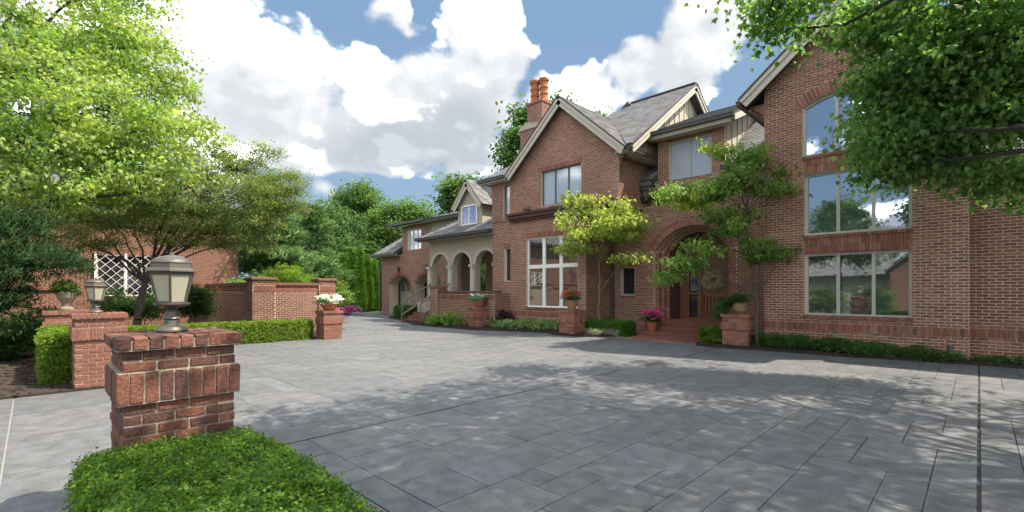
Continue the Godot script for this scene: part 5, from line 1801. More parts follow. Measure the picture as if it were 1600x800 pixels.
	bl = [[-9.65, 4.36, -14.53, 0.49, 0.24, 0.49, 4], [-8.58, 4.49, -13.83, 0.32, 0.16, 0.32, 5], [-10.0, 3.03, -13.77, 0.4, 0.14, 0.4, 7], [-10.21, 4.73, -13.34, 0.32, 0.11, 0.32, 4], [-10.53, 3.12, -13.52, 0.37, 0.25, 0.37, 8], [-9.12, 4.46, -15.1, 0.35, 0.25, 0.35, 7], [-9.68, 3.58, -12.93, 0.3, 0.15, 0.3, 8], [-9.0, 3.87, -13.44, 0.36, 0.15, 0.36, 6], [-9.99, 3.92, -12.84, 0.51, 0.23, 0.51, 6], [-8.59, 2.72, -14.44, 0.43, 0.11, 0.43, 4], [-8.81, 3.89, -13.73, 0.34, 0.21, 0.34, 7], [-10.11, 3.55, -13.75, 0.32, 0.22, 0.32, 6], [-8.35, 2.66, -14.13, 0.36, 0.19, 0.36, 5], [-9.6, 4.66, -13.33, 0.36, 0.13, 0.36, 4], [-9.27, 4.3, -14.0, 0.47, 0.12, 0.47, 8], [-9.52, 3.59, -13.97, 0.5, 0.17, 0.5, 7], [-10.26, 4.93, -13.64, 0.38, 0.14, 0.38, 8], [-8.34, 3.96, -14.17, 0.38, 0.13, 0.38, 7], [-10.27, 3.65, -13.74, 0.55, 0.18, 0.55, 7], [-9.06, 3.5, -14.18, 0.51, 0.13, 0.51, 8], [-8.49, 4.18, -14.48, 0.31, 0.15, 0.31, 8], [-8.89, 3.51, -14.95, 0.47, 0.2, 0.47, 6], [-9.77, 4.28, -13.51, 0.48, 0.2, 0.48, 6], [-8.73, 3.89, -15.26, 0.42, 0.22, 0.42, 6], [-9.26, 3.69, -14.33, 0.49, 0.16, 0.49, 6], [-9.39, 4.69, -14.59, 0.52, 0.21, 0.52, 6]]
	make_tree("dogwood_tree", "small pale yellow-green dogwood in tiers before the gabled bay window", Vector3(-9.75, 0, -14.4), [Vector3(-9.73, 1.5, -14.35), Vector3(-9.7, 2.6, -14.3)], 0.05, bl, dog, M.leaf_thin, Color(0.22, 0.30, 0.07), Color(0.46, 0.50, 0.20), M.bark_pale, {"spray": 0.27, "per": 5, "flat": 0.45, "seed": 41, "limb": 0.25, "twig_every": 2})
	bl = [[-4.3, 5.13, -14.14, 0.24, 0.15, 0.24, 6], [-5.07, 5.42, -13.59, 0.29, 0.13, 0.29, 7], [-4.67, 4.83, -13.42, 0.3, 0.15, 0.3, 5], [-4.41, 5.29, -13.46, 0.28, 0.13, 0.28, 4], [-4.58, 5.38, -14.15, 0.39, 0.16, 0.39, 4], [-4.43, 5.41, -13.68, 0.24, 0.1, 0.24, 3], [-4.32, 5.45, -14.32, 0.23, 0.1, 0.23, 5], [-6.01, 4.27, -12.06, 0.28, 0.09, 0.28, 7], [-5.82, 4.51, -12.76, 0.23, 0.13, 0.23, 5], [-5.15, 4.34, -13.02, 0.23, 0.12, 0.23, 7], [-5.35, 4.25, -12.5, 0.31, 0.12, 0.31, 4], [-4.37, 4.46, -13.79, 0.36, 0.09, 0.36, 3], [-5.09, 4.35, -13.37, 0.27, 0.15, 0.27, 7], [-4.9, 4.51, -13.07, 0.26, 0.15, 0.26, 6], [-4.87, 4.29, -13.0, 0.31, 0.14, 0.31, 5], [-4.82, 4.54, -13.29, 0.38, 0.12, 0.38, 5], [-4.66, 4.86, -13.98, 0.39, 0.11, 0.39, 3], [-3.73, 4.25, -13.9, 0.29, 0.1, 0.29, 6], [-3.82, 4.63, -14.21, 0.23, 0.15, 0.23, 5], [-4.22, 4.27, -14.2, 0.36, 0.15, 0.36, 3], [-4.65, 4.7, -13.41, 0.33, 0.13, 0.33, 7], [-4.8, 4.68, -13.88, 0.36, 0.1, 0.36, 3], [-3.96, 4.3, -15.07, 0.38, 0.13, 0.38, 3], [-3.77, 4.13, -14.76, 0.34, 0.16, 0.34, 6], [-4.69, 3.64, -13.66, 0.33, 0.14, 0.33, 5], [-4.9, 3.65, -13.19, 0.21, 0.14, 0.21, 7], [-5.28, 3.74, -13.75, 0.24, 0.13, 0.24, 7], [-5.34, 2.67, -13.12, 0.29, 0.13, 0.29, 3], [-5.84, 2.86, -13.06, 0.36, 0.14, 0.36, 3], [-5.37, 2.74, -12.37, 0.27, 0.12, 0.27, 3], [-5.77, 2.4, -12.86, 0.38, 0.14, 0.38, 4], [-5.62, 2.25, -12.69, 0.24, 0.1, 0.24, 4], [-6.0, 2.39, -12.49, 0.33, 0.14, 0.33, 5], [-6.23, 1.95, -12.56, 0.37, 0.1, 0.37, 6], [-6.09, 1.93, -12.31, 0.27, 0.13, 0.27, 3], [-4.94, 3.25, -13.56, 0.33, 0.11, 0.33, 7], [-4.57, 3.2, -13.14, 0.24, 0.14, 0.24, 5], [-4.22, 2.81, -13.75, 0.27, 0.14, 0.27, 4], [-4.49, 2.85, -13.66, 0.31, 0.09, 0.31, 3], [-4.28, 2.73, -13.93, 0.29, 0.15, 0.29, 3], [-4.23, 2.89, -14.51, 0.23, 0.1, 0.23, 6], [-3.66, 2.64, -14.13, 0.37, 0.13, 0.37, 4], [-4.24, 2.54, -13.92, 0.25, 0.11, 0.25, 7], [-3.72, 2.49, -14.47, 0.34, 0.11, 0.34, 5], [-3.77, 2.64, -15.15, 0.31, 0.13, 0.31, 7], [-4.07, 2.65, -13.64, 0.21, 0.1, 0.21, 4]]
	var dw = make_tree("dogwood_tree", "taller mid-green dogwood with open tiers beside the arched entry", Vector3(-4.25, 0, -13.75), [Vector3(-4.3, 1.4, -13.72), Vector3(-4.4, 2.5, -13.7), Vector3(-4.5, 3.6, -13.6)], 0.06, bl, dog, M.leaf, Color(0.09, 0.19, 0.05), Color(0.24, 0.34, 0.10), M.bark, {"spray": 0.25, "per": 5, "flat": 0.4, "seed": 43, "limb": 0.22, "twig_every": 2})
	crown(dw, "crown", [[-5.95, 4.36, -13.23, 0.44, 0.11, 0.44, 8], [-5.75, 4.07, -13.43, 0.4, 0.11, 0.4, 8], [-6.32, 4.31, -13.0, 0.19, 0.07, 0.19, 3], [-5.45, 5.62, -13.58, 0.26, 0.09, 0.26, 3]], dog, M.leaf_thin, Color(0.24, 0.32, 0.05), Color(0.42, 0.46, 0.12), {"spray": 0.18, "per": 7, "flat": 0.3, "seed": 45})
	bl = [[-14.87, 3.27, 0.33, 0.63, 0.41, 0.63, 14], [-14.52, 2.51, -0.0, 0.69, 0.17, 0.69, 11], [-14.33, 2.15, 0.37, 0.45, 0.4, 0.45, 13], [-14.03, 2.31, -0.49, 0.55, 0.11, 0.55, 8], [-14.53, 2.97, 0.28, 0.54, 0.27, 0.54, 12], [-14.38, 2.5, 0.98, 0.76, 1.4, 0.76, 44], [-14.38, 1.48, 0.41, 0.29, 0.29, 0.29, 7], [-14.62, 0.93, 0.09, 0.36, 0.07, 0.36, 3], [-14.42, 1.09, -0.25, 0.28, 0.07, 0.28, 3]]
	make_tree("yew_tree", "dark drooping evergreen at the left edge before the brick outbuilding", Vector3(-14.6, 0, 1.4), [Vector3(-14.6, 1.4, 1.4), Vector3(-14.6, 3.2, 1.3)], 0.14, bl, yew, M.needle, Color(0.02, 0.045, 0.02), Color(0.05, 0.09, 0.035), M.bark_dark, {"spray": 0.32, "per": 9, "flat": 0.3, "weep": 0.5, "seed": 51, "limb": 0.35})
	bl = [[-24.7, 6.7, -8.07, 0.26, 0.37, 0.26, 10], [-24.82, 5.94, -8.12, 0.46, 0.38, 0.46, 12], [-23.58, 4.99, -7.83, 0.63, 0.36, 0.63, 15], [-25.5, 5.23, -8.11, 0.67, 0.38, 0.67, 15], [-24.12, 4.28, -7.77, 0.83, 0.36, 0.83, 18], [-24.22, 4.34, -8.34, 0.85, 0.37, 0.85, 18], [-24.27, 3.57, -8.3, 1.05, 0.37, 1.05, 20], [-23.72, 3.51, -7.93, 1.02, 0.36, 1.02, 20], [-25.23, 2.83, -8.46, 1.29, 0.38, 1.29, 23], [-25.05, 2.82, -8.27, 1.27, 0.38, 1.27, 23], [-23.47, 2.0, -7.93, 1.39, 0.36, 1.39, 26], [-24.5, 2.02, -8.39, 1.46, 0.38, 1.46, 26]]
	make_tree("conifer_tree", "soft green feathery conifer behind the brick garden wall, nearer the outbuilding", Vector3(-24.56, 0, -8.08), [Vector3(-24.56, 2, -8.08), Vector3(-24.56, 5.0, -8.08)], 0.16, bl, conif, M.needle, Color(0.09, 0.17, 0.065), Color(0.19, 0.29, 0.12), M.bark, {"spray": 0.5, "per": 9, "flat": 0.2, "weep": 0.2, "seed": 61, "group": "feathery conifers behind the garden wall", "limb": 0.2, "smin": 1.0, "smax": 1.6})
	bl = [[-26.23, 6.13, -10.74, 0.24, 0.42, 0.24, 10], [-26.98, 5.53, -11.24, 0.43, 0.44, 0.43, 12], [-27.81, 4.86, -11.56, 0.64, 0.45, 0.64, 15], [-27.9, 4.87, -11.59, 0.64, 0.45, 0.64, 15], [-27.8, 4.07, -11.35, 0.83, 0.45, 0.83, 18], [-28.05, 4.09, -11.48, 0.83, 0.45, 0.83, 18], [-26.09, 3.2, -11.06, 0.96, 0.42, 0.96, 20], [-26.81, 3.22, -10.69, 0.97, 0.43, 0.97, 20], [-26.65, 2.49, -11.46, 1.18, 0.44, 1.18, 23], [-26.64, 2.48, -11.09, 1.16, 0.43, 1.16, 23], [-26.91, 1.73, -11.07, 1.36, 0.43, 1.36, 26], [-27.45, 1.73, -11.09, 1.38, 0.44, 1.38, 26]]
	make_tree("conifer_tree", "feathery blue-green conifer just left of the columnar evergreens", Vector3(-27.14, 0, -11.15), [Vector3(-27.14, 2, -11.15), Vector3(-27.14, 5.0, -11.15)], 0.16, bl, conif, M.needle, Color(0.09, 0.17, 0.065), Color(0.19, 0.29, 0.12), M.bark, {"spray": 0.5, "per": 9, "flat": 0.2, "weep": 0.2, "seed": 62, "group": "feathery conifers behind the garden wall", "limb": 0.2, "smin": 1.0, "smax": 1.6})
	evergreen_cone("columnar_evergreen", "leftmost columnar evergreen in the row left of the garage wing", Vector3(-34.01, 0, -16.32), 4.28, 0.41, arb, M.needle, Color(0.07, 0.16, 0.03), Color(0.17, 0.29, 0.06), 2000, {"group": "row of columnar evergreens", "power": 0.5})
	evergreen_cone("columnar_evergreen", "second columnar evergreen in the row left of the garage wing", Vector3(-34.04, 0, -16.99), 4.91, 0.46, arb, M.needle, Color(0.07, 0.16, 0.03), Color(0.17, 0.29, 0.06), 2000, {"group": "row of columnar evergreens", "power": 0.5})
	evergreen_cone("columnar_evergreen", "third and tallest columnar evergreen in the row left of the garage wing", Vector3(-33.56, 0, -17.47), 4.81, 0.46, arb, M.needle, Color(0.07, 0.16, 0.03), Color(0.17, 0.29, 0.06), 2000, {"group": "row of columnar evergreens", "power": 0.5})
	evergreen_cone("columnar_evergreen", "fourth columnar evergreen in the row left of the garage wing", Vector3(-34.06, 0, -18.38), 4.40, 0.39, arb, M.needle, Color(0.07, 0.16, 0.03), Color(0.17, 0.29, 0.06), 2000, {"group": "row of columnar evergreens", "power": 0.5})
	evergreen_cone("columnar_evergreen", "fifth columnar evergreen in the row left of the garage wing", Vector3(-34.62, 0, -19.23), 4.12, 0.40, arb, M.needle, Color(0.07, 0.16, 0.03), Color(0.17, 0.29, 0.06), 2000, {"group": "row of columnar evergreens", "power": 0.5})
	evergreen_cone("columnar_evergreen", "rightmost columnar evergreen in the row left of the garage wing", Vector3(-35.19, 0, -20.07), 3.92, 0.37, arb, M.needle, Color(0.07, 0.16, 0.03), Color(0.17, 0.29, 0.06), 2000, {"group": "row of columnar evergreens", "power": 0.5})
	bl = [[-57.85, 13.7, -30.03, 2.51, 1.84, 2.51, 40], [-58.75, 11.6, -29.14, 2.18, 1.68, 2.18, 26], [-56.96, 11.6, -30.91, 2.35, 1.84, 2.35, 30], [-57.85, 9.09, -30.03, 3.02, 1.84, 3.02, 40]]
	make_tree("background_tree", "tall rounded tree rising highest in the background beyond the garage", Vector3(-57.85, 0, -30.03), [Vector3(-57.85, 4.54, -30.03), Vector3(-57.85, 8.18, -30.03)], 0.35, bl, big, M.leaf, Color(0.055, 0.12, 0.045), Color(0.11, 0.2, 0.07), M.bark_dark, {"spray": 0.9, "per": 12, "flat": 0.55, "seed": 71, "group": "background trees", "limb": 0.3, "smin": 0.8, "smax": 1.4})
	bl = [[-49.02, 10.25, -30.31, 2.57, 1.51, 2.57, 44], [-47.4, 10.4, -31.9, 1.97, 1.21, 1.97, 26], [-49.2, 8.61, -28.72, 2.23, 1.49, 2.23, 36], [-47.61, 7.87, -30.29, 2.97, 1.64, 2.97, 44], [-47.43, 9.25, -33.28, 1.39, 1.23, 1.39, 14]]
	make_tree("background_tree", "broad tree crown behind the garage roof, right of the tallest tree", Vector3(-48.13, 0, -30.90), [Vector3(-48.13, 3.94, -30.90), Vector3(-48.13, 7.08, -30.90)], 0.35, bl, big, M.leaf, Color(0.065, 0.13, 0.045), Color(0.13, 0.22, 0.075), M.bark_dark, {"spray": 0.9, "per": 12, "flat": 0.55, "seed": 72, "group": "background trees", "limb": 0.3, "smin": 0.8, "smax": 1.4})
	bl = [[-48.58, 8.64, -22.32, 2.03, 1.49, 2.03, 36], [-47.56, 6.74, -20.51, 2.34, 1.69, 2.34, 44], [-46.17, 5.44, -21.88, 2.21, 1.69, 2.21, 40], [-45.66, 3.14, -20.98, 2.29, 1.52, 2.29, 36], [-48.52, 5.41, -25.18, 2.81, 2.11, 2.81, 50], [-48.31, 4.83, -28.2, 1.9, 2.19, 1.9, 30]]
	make_tree("background_tree", "dense dark tree filling the gap left of the columnar evergreens", Vector3(-47.47, 0, -23.18), [Vector3(-47.47, 1.57, -23.18), Vector3(-47.47, 2.83, -23.18)], 0.35, bl, big, M.leaf, Color(0.045, 0.10, 0.04), Color(0.09, 0.17, 0.06), M.bark_dark, {"spray": 0.9, "per": 12, "flat": 0.55, "seed": 73, "group": "background trees", "limb": 0.3, "smin": 0.8, "smax": 1.4})
	bl = [[-26.24, 13.36, -27.49, 0.72, 1.03, 0.72, 14], [-26.68, 12.18, -27.06, 0.72, 0.41, 0.72, 7], [-26.33, 15.78, -28.81, 0.53, 0.84, 0.53, 8], [-25.47, 17.5, -31.06, 0.32, 0.32, 0.32, 3]]
	make_tree("background_tree", "tree crown showing left of the chimney behind the tall gable", Vector3(-26.18, 0, -28.61), [Vector3(-26.18, 6.09, -28.61), Vector3(-26.18, 10.96, -28.61)], 0.35, bl, big, M.leaf, Color(0.05, 0.11, 0.04), Color(0.1, 0.18, 0.06), M.bark_dark, {"spray": 0.9, "per": 12, "flat": 0.55, "seed": 74, "group": "background trees", "limb": 0.3, "smin": 0.8, "smax": 1.4})
	bl = [[-36.06, 10.87, -29.04, 0.99, 0.99, 0.99, 18], [-35.62, 11.81, -29.48, 0.87, 0.62, 0.87, 10], [-35.4, 9.63, -29.7, 1.49, 0.87, 1.49, 16], [-36.73, 9.94, -28.39, 0.5, 0.5, 0.5, 4]]
	make_tree("background_tree", "tree crown peeping over the porch roof by the little dormer", Vector3(-35.95, 0, -29.15), [Vector3(-35.95, 4.82, -29.15), Vector3(-35.95, 8.67, -29.15)], 0.35, bl, big, M.leaf, Color(0.06, 0.13, 0.04), Color(0.12, 0.2, 0.06), M.bark_dark, {"spray": 0.9, "per": 12, "flat": 0.55, "seed": 75, "group": "background trees", "limb": 0.3, "smin": 0.8, "smax": 1.4})
	bl = [[-25.62, 17.54, -37.93, 0.36, 0.3, 0.36, 4], [-25.54, 16.45, -38.02, 0.49, 0.49, 0.49, 5]]
	make_tree("background_tree", "small treetop showing over the main roof ridge", Vector3(-25.58, 0, -37.98), [Vector3(-25.58, 8.22, -37.98), Vector3(-25.58, 14.80, -37.98)], 0.35, bl, big, M.leaf, Color(0.06, 0.13, 0.04), Color(0.12, 0.2, 0.06), M.bark_dark, {"spray": 0.9, "per": 12, "flat": 0.55, "seed": 76, "group": "background trees", "limb": 0.3, "smin": 0.8, "smax": 1.4})
	bl = [[-52.43, 6.62, -18.52, 2.7, 2.03, 2.7, 44], [-54.35, 7.97, -16.62, 2.7, 2.03, 2.7, 36], [-48.94, 4.47, -19.15, 2.59, 1.95, 2.59, 36], [-51.77, 4.97, -13.55, 2.49, 1.86, 2.49, 30]]
	make_tree("background_tree", "wide hazy tree at the far left of the background behind the conifers", Vector3(-51.87, 0, -16.96), [Vector3(-51.87, 2.23, -16.96), Vector3(-51.87, 4.02, -16.96)], 0.35, bl, big, M.leaf, Color(0.065, 0.125, 0.05), Color(0.12, 0.2, 0.08), M.bark_dark, {"spray": 0.9, "per": 12, "flat": 0.55, "seed": 77, "group": "background trees", "limb": 0.3, "smin": 0.8, "smax": 1.4})
	bl = [[-7, 5.5, 11.5, 2.2, 1.6, 2.2, 70], [-5.6, 4.4, 10.8, 1.5, 1, 1.5, 36], [-8.6, 4.6, 11.6, 1.6, 1.1, 1.6, 36], [-7, 7.2, 11.8, 1.5, 1.1, 1.5, 36]]
	make_tree("lane_tree", "leafy tree across the lane mirrored in the tall house windows", Vector3(-7.00, 0, 11.50), [Vector3(-7.00, 2.2, 11.50), Vector3(-7.00, 4.2, 11.50)], 0.16, bl, maple, M.leaf, Color(0.03, 0.08, 0.02), Color(0.07, 0.15, 0.03), M.bark_dark, {"spray": 0.5, "per": 9, "flat": 0.4, "seed": 81, "group": "trees across the lane", "limb": 0.3, "smin": 1.2, "smax": 1.8})
	bl = [[-1, 5.8, 12.5, 2.2, 1.8, 2.2, 70], [0.4, 4.6, 12.2, 1.6, 1, 1.6, 36], [-1.2, 7.8, 12.6, 1.7, 1.2, 1.7, 40]]
	make_tree("lane_tree", "second leafy tree across the lane near the neighbouring house", Vector3(-1.00, 0, 12.50), [Vector3(-1.00, 2.2, 12.50), Vector3(-1.00, 4.2, 12.50)], 0.16, bl, maple, M.leaf, Color(0.03, 0.08, 0.02), Color(0.07, 0.15, 0.03), M.bark_dark, {"spray": 0.5, "per": 9, "flat": 0.4, "seed": 82, "group": "trees across the lane", "limb": 0.3, "smin": 1.2, "smax": 1.8})
	bl = [[-13, 7, 14, 2.4, 1.6, 2.4, 70], [-11, 5.8, 14, 1.6, 1.2, 1.6, 36], [-14.6, 5.6, 14.2, 1.8, 1.2, 1.8, 36]]
	make_tree("lane_tree", "third tree beyond the lane with a high open crown", Vector3(-13.00, 0, 14.00), [Vector3(-13.00, 2.2, 14.00), Vector3(-13.00, 4.2, 14.00)], 0.16, bl, maple, M.leaf, Color(0.03, 0.08, 0.02), Color(0.07, 0.15, 0.03), M.bark_dark, {"spray": 0.5, "per": 9, "flat": 0.4, "seed": 83, "group": "trees across the lane", "limb": 0.3, "smin": 1.2, "smax": 1.8})
	shrub("rhododendron", "dark glossy shrub right of the many-stemmed tree trunk", "shrub", [[-18.41, 1.13, -3.61, 0.63, 0.54, 0.63, 50], [-18.19, 1.45, -3.83, 0.46, 0.29, 0.46, 22]], glossy, M.leaf, Color(0.025, 0.07, 0.02), Color(0.06, 0.13, 0.035), {"spray": 0.2, "per": 6})
	shrub("rhododendron", "dark glossy shrub left of the many-stemmed tree trunk", "shrub", [[-21.35, 1.04, -2.12, 0.58, 0.49, 0.58, 40], [-20.88, 0.98, -3.0, 0.68, 0.5, 0.68, 44], [-21.01, 0.69, -1.75, 0.35, 0.3, 0.35, 14]], glossy, M.leaf, Color(0.02, 0.06, 0.018), Color(0.05, 0.11, 0.03), {"spray": 0.2, "per": 6})
	shrub("leafy_shrub", "low bright shrub at the left edge in the mulch bed", "shrub", [[-15.77, 0.58, 0.1, 0.71, 0.39, 0.71, 70], [-15.31, 0.36, 0.49, 0.42, 0.34, 0.42, 34]], glossy, M.leaf, Color(0.04, 0.11, 0.02), Color(0.09, 0.2, 0.04), {"spray": 0.18, "per": 6})
	shrub("rounded_shrub", "rounded yellow-green shrub behind the low brick garden wall", "shrub", [[-21.36, 2.02, -7.73, 1.0, 0.55, 1.0, 60]], M.clump_box, M.leaf, Color(0.10, 0.19, 0.02), Color(0.17, 0.27, 0.03), {"spray": 0.25, "per": 14, "smin": 1.2, "smax": 2.0})
	shrub("lime_shrub", "loose lime green shrub beside the garden wall end pier", "shrub", [[-24.96, 1.37, -11.9, 0.49, 0.63, 0.49, 34]], dog, M.leaf_thin, Color(0.13, 0.21, 0.05), Color(0.22, 0.3, 0.09), {"spray": 0.2, "per": 6})
	shrub("flowering_shrub", "low magenta flowering azalea below the columnar evergreens", "shrub", [[-29.37, 0.34, -14.57, 0.67, 0.21, 0.67, 22]], dog, M.petal, Color(0.40, 0.05, 0.22), Color(0.5, 0.12, 0.32), {"spray": 0.2, "per": 5})
	shrub("boxwood_ball", "round bright boxwood left of the ivy pot pillar", "shrub", [[-5.48, 0.28, -13.85, 0.34, 0.26, 0.34, 70]], M.clump_box, M.leaf, Color(0.10, 0.19, 0.025), Color(0.17, 0.27, 0.04), {"spray": 0.1, "per": 7})
	shrub("purple_plant", "dark purple leafy plant at the foot of the narrow window", "plant", [[-14.3, 0.4, -14.0, 0.3, 0.3, 0.25, 30]], dog, M.leaf, Color(0.03, 0.02, 0.03), Color(0.07, 0.04, 0.06), {"spray": 0.15, "per": 5})
	shrub("hosta", "leafy hosta with pale green leaves in the bed below the big window", "plant", [[-13.9, 0.26, -13.55, 0.26, 0.14, 0.26, 16]], dog, M.leaf, Color(0.10, 0.20, 0.06), Color(0.26, 0.34, 0.18), {"spray": 0.14, "per": 5, "group": "hostas below the big window", "seed": 100})
	shrub("hosta", "leafy hosta with pale green leaves in the bed below the big window", "plant", [[-13.3, 0.26, -13.35, 0.26, 0.14, 0.26, 16]], dog, M.leaf, Color(0.10, 0.20, 0.06), Color(0.26, 0.34, 0.18), {"spray": 0.14, "per": 5, "group": "hostas below the big window", "seed": 101})
	shrub("hosta", "leafy hosta with pale green leaves in the bed below the big window", "plant", [[-12.7, 0.26, -13.6, 0.26, 0.14, 0.26, 16]], dog, M.leaf, Color(0.10, 0.20, 0.06), Color(0.26, 0.34, 0.18), {"spray": 0.14, "per": 5, "group": "hostas below the big window", "seed": 102})
	shrub("hosta", "leafy hosta with pale green leaves in the bed below the big window", "plant", [[-12.1, 0.26, -13.75, 0.26, 0.14, 0.26, 16]], dog, M.leaf, Color(0.10, 0.20, 0.06), Color(0.26, 0.34, 0.18), {"spray": 0.14, "per": 5, "group": "hostas below the big window", "seed": 103})
	shrub("hosta", "leafy hosta with pale green leaves in the bed below the big window", "plant", [[-11.5, 0.26, -13.85, 0.26, 0.14, 0.26, 16]], dog, M.leaf, Color(0.10, 0.20, 0.06), Color(0.26, 0.34, 0.18), {"spray": 0.14, "per": 5, "group": "hostas below the big window", "seed": 104})
	shrub("hosta", "leafy hosta with pale green leaves in the bed below the big window", "plant", [[-11.0, 0.26, -14.05, 0.26, 0.14, 0.26, 16]], dog, M.leaf, Color(0.10, 0.20, 0.06), Color(0.26, 0.34, 0.18), {"spray": 0.14, "per": 5, "group": "hostas below the big window", "seed": 105})
	shrub("hosta", "leafy hosta with pale green leaves in the bed below the big window", "plant", [[-13.0, 0.26, -14.0, 0.26, 0.14, 0.26, 16]], dog, M.leaf, Color(0.10, 0.20, 0.06), Color(0.26, 0.34, 0.18), {"spray": 0.14, "per": 5, "group": "hostas below the big window", "seed": 106})
	shrub("hosta", "leafy hosta with pale green leaves in the bed below the big window", "plant", [[-12.0, 0.26, -14.15, 0.26, 0.14, 0.26, 16]], dog, M.leaf, Color(0.10, 0.20, 0.06), Color(0.26, 0.34, 0.18), {"spray": 0.14, "per": 5, "group": "hostas below the big window", "seed": 107})
	shrub("hosta", "bright hosta clump farther from the silvery flower pillar at the foot of the terrace wall", "plant", [[-17.2, 0.35, -12.75, 0.36, 0.24, 0.34, 26]], dog, M.leaf_thin, Color(0.12, 0.23, 0.05), Color(0.22, 0.32, 0.09), {"spray": 0.16, "per": 5, "group": "terrace hostas", "seed": 120})
	shrub("hosta", "bright hosta clump nearer to the silvery flower pillar at the foot of the terrace wall", "plant", [[-16.4, 0.35, -12.85, 0.36, 0.24, 0.34, 26]], dog, M.leaf_thin, Color(0.12, 0.23, 0.05), Color(0.22, 0.32, 0.09), {"spray": 0.16, "per": 5, "group": "terrace hostas", "seed": 121})
	shrub("lane_shrub", "big dark rounded shrub across the lane, leftmost of the mirrored shrubs", "shrub", [[-9.4, 0.9, 7.5, 1.1, 0.85, 0.8800000000000001, 150]], glossy, M.leaf, Color(0.04, 0.09, 0.03), Color(0.09, 0.17, 0.05), {"spray": 0.25, "per": 7, "group": "shrubs across the lane"})
	shrub("lane_shrub", "broad dark shrub across the lane mirrored in the middle window pane", "shrub", [[-7.0, 0.9, 7.2, 1.2, 0.85, 0.96, 150]], glossy, M.leaf, Color(0.04, 0.09, 0.03), Color(0.09, 0.17, 0.05), {"spray": 0.25, "per": 7, "group": "shrubs across the lane"})
	shrub("lane_shrub", "yellow-green shrub across the lane mirrored in the last window pane", "shrub", [[-4.6, 0.9, 7.6, 1.0, 0.85, 0.8, 150]], glossy, M.leaf, Color(0.04, 0.09, 0.03), Color(0.09, 0.17, 0.05), {"spray": 0.25, "per": 7, "group": "shrubs across the lane"})
	var gc = thing("ground_cover", "green ground cover spreading along the foot of the tall window wall", "ground cover", Vector3(-2.5, 0, -13.9))
	gc.set_meta("kind", "stuff")
	crown(gc, "foliage", [[-3.9, 0.22, -13.85, 0.5, 0.16, 0.26, 70], [-3.2, 0.22, -13.85, 0.6, 0.15, 0.26, 80], [-2.4, 0.2, -13.9, 0.6, 0.13, 0.22, 80], [-1.7, 0.17, -13.95, 0.5, 0.12, 0.18, 60], [-1.0, 0.14, -13.98, 0.5, 0.1, 0.15, 50], [-0.6, 0.1, -14.0, 0.3, 0.07, 0.12, 24], [0.6, 0.1, -14.2, 0.6, 0.06, 0.12, 30], [2, 0.1, -14.2, 0.8, 0.06, 0.12, 30], [-4.0, 0.2, -14.9, 0.4, 0.12, 0.5, 30], [-2.0, 0.2, -13.72, 0.25, 0.1, 0.12, 18]], M.clump_box, M.leaf, Color(0.045, 0.12, 0.03), Color(0.11, 0.21, 0.06), {"spray": 0.14, "per": 7, "smin": 0.8, "smax": 1.4})
	var lv = thing("silver_ground_cover", "silvery lavender ground cover in front of the square box hedge", "ground cover", Vector3(-9.0, 0, -13.8))
	lv.set_meta("kind", "stuff")
	crown(lv, "foliage", [[-9.5, 0.14, -13.6, 0.35, 0.1, 0.2, 40], [-8.95, 0.14, -13.95, 0.3, 0.1, 0.22, 40], [-8.85, 0.12, -14.4, 0.15, 0.1, 0.3, 24]], M.clump_fine, M.leaf, Color(0.22, 0.26, 0.2), Color(0.42, 0.42, 0.42), {"spray": 0.1, "per": 7, "smin": 1.0, "smax": 1.6})

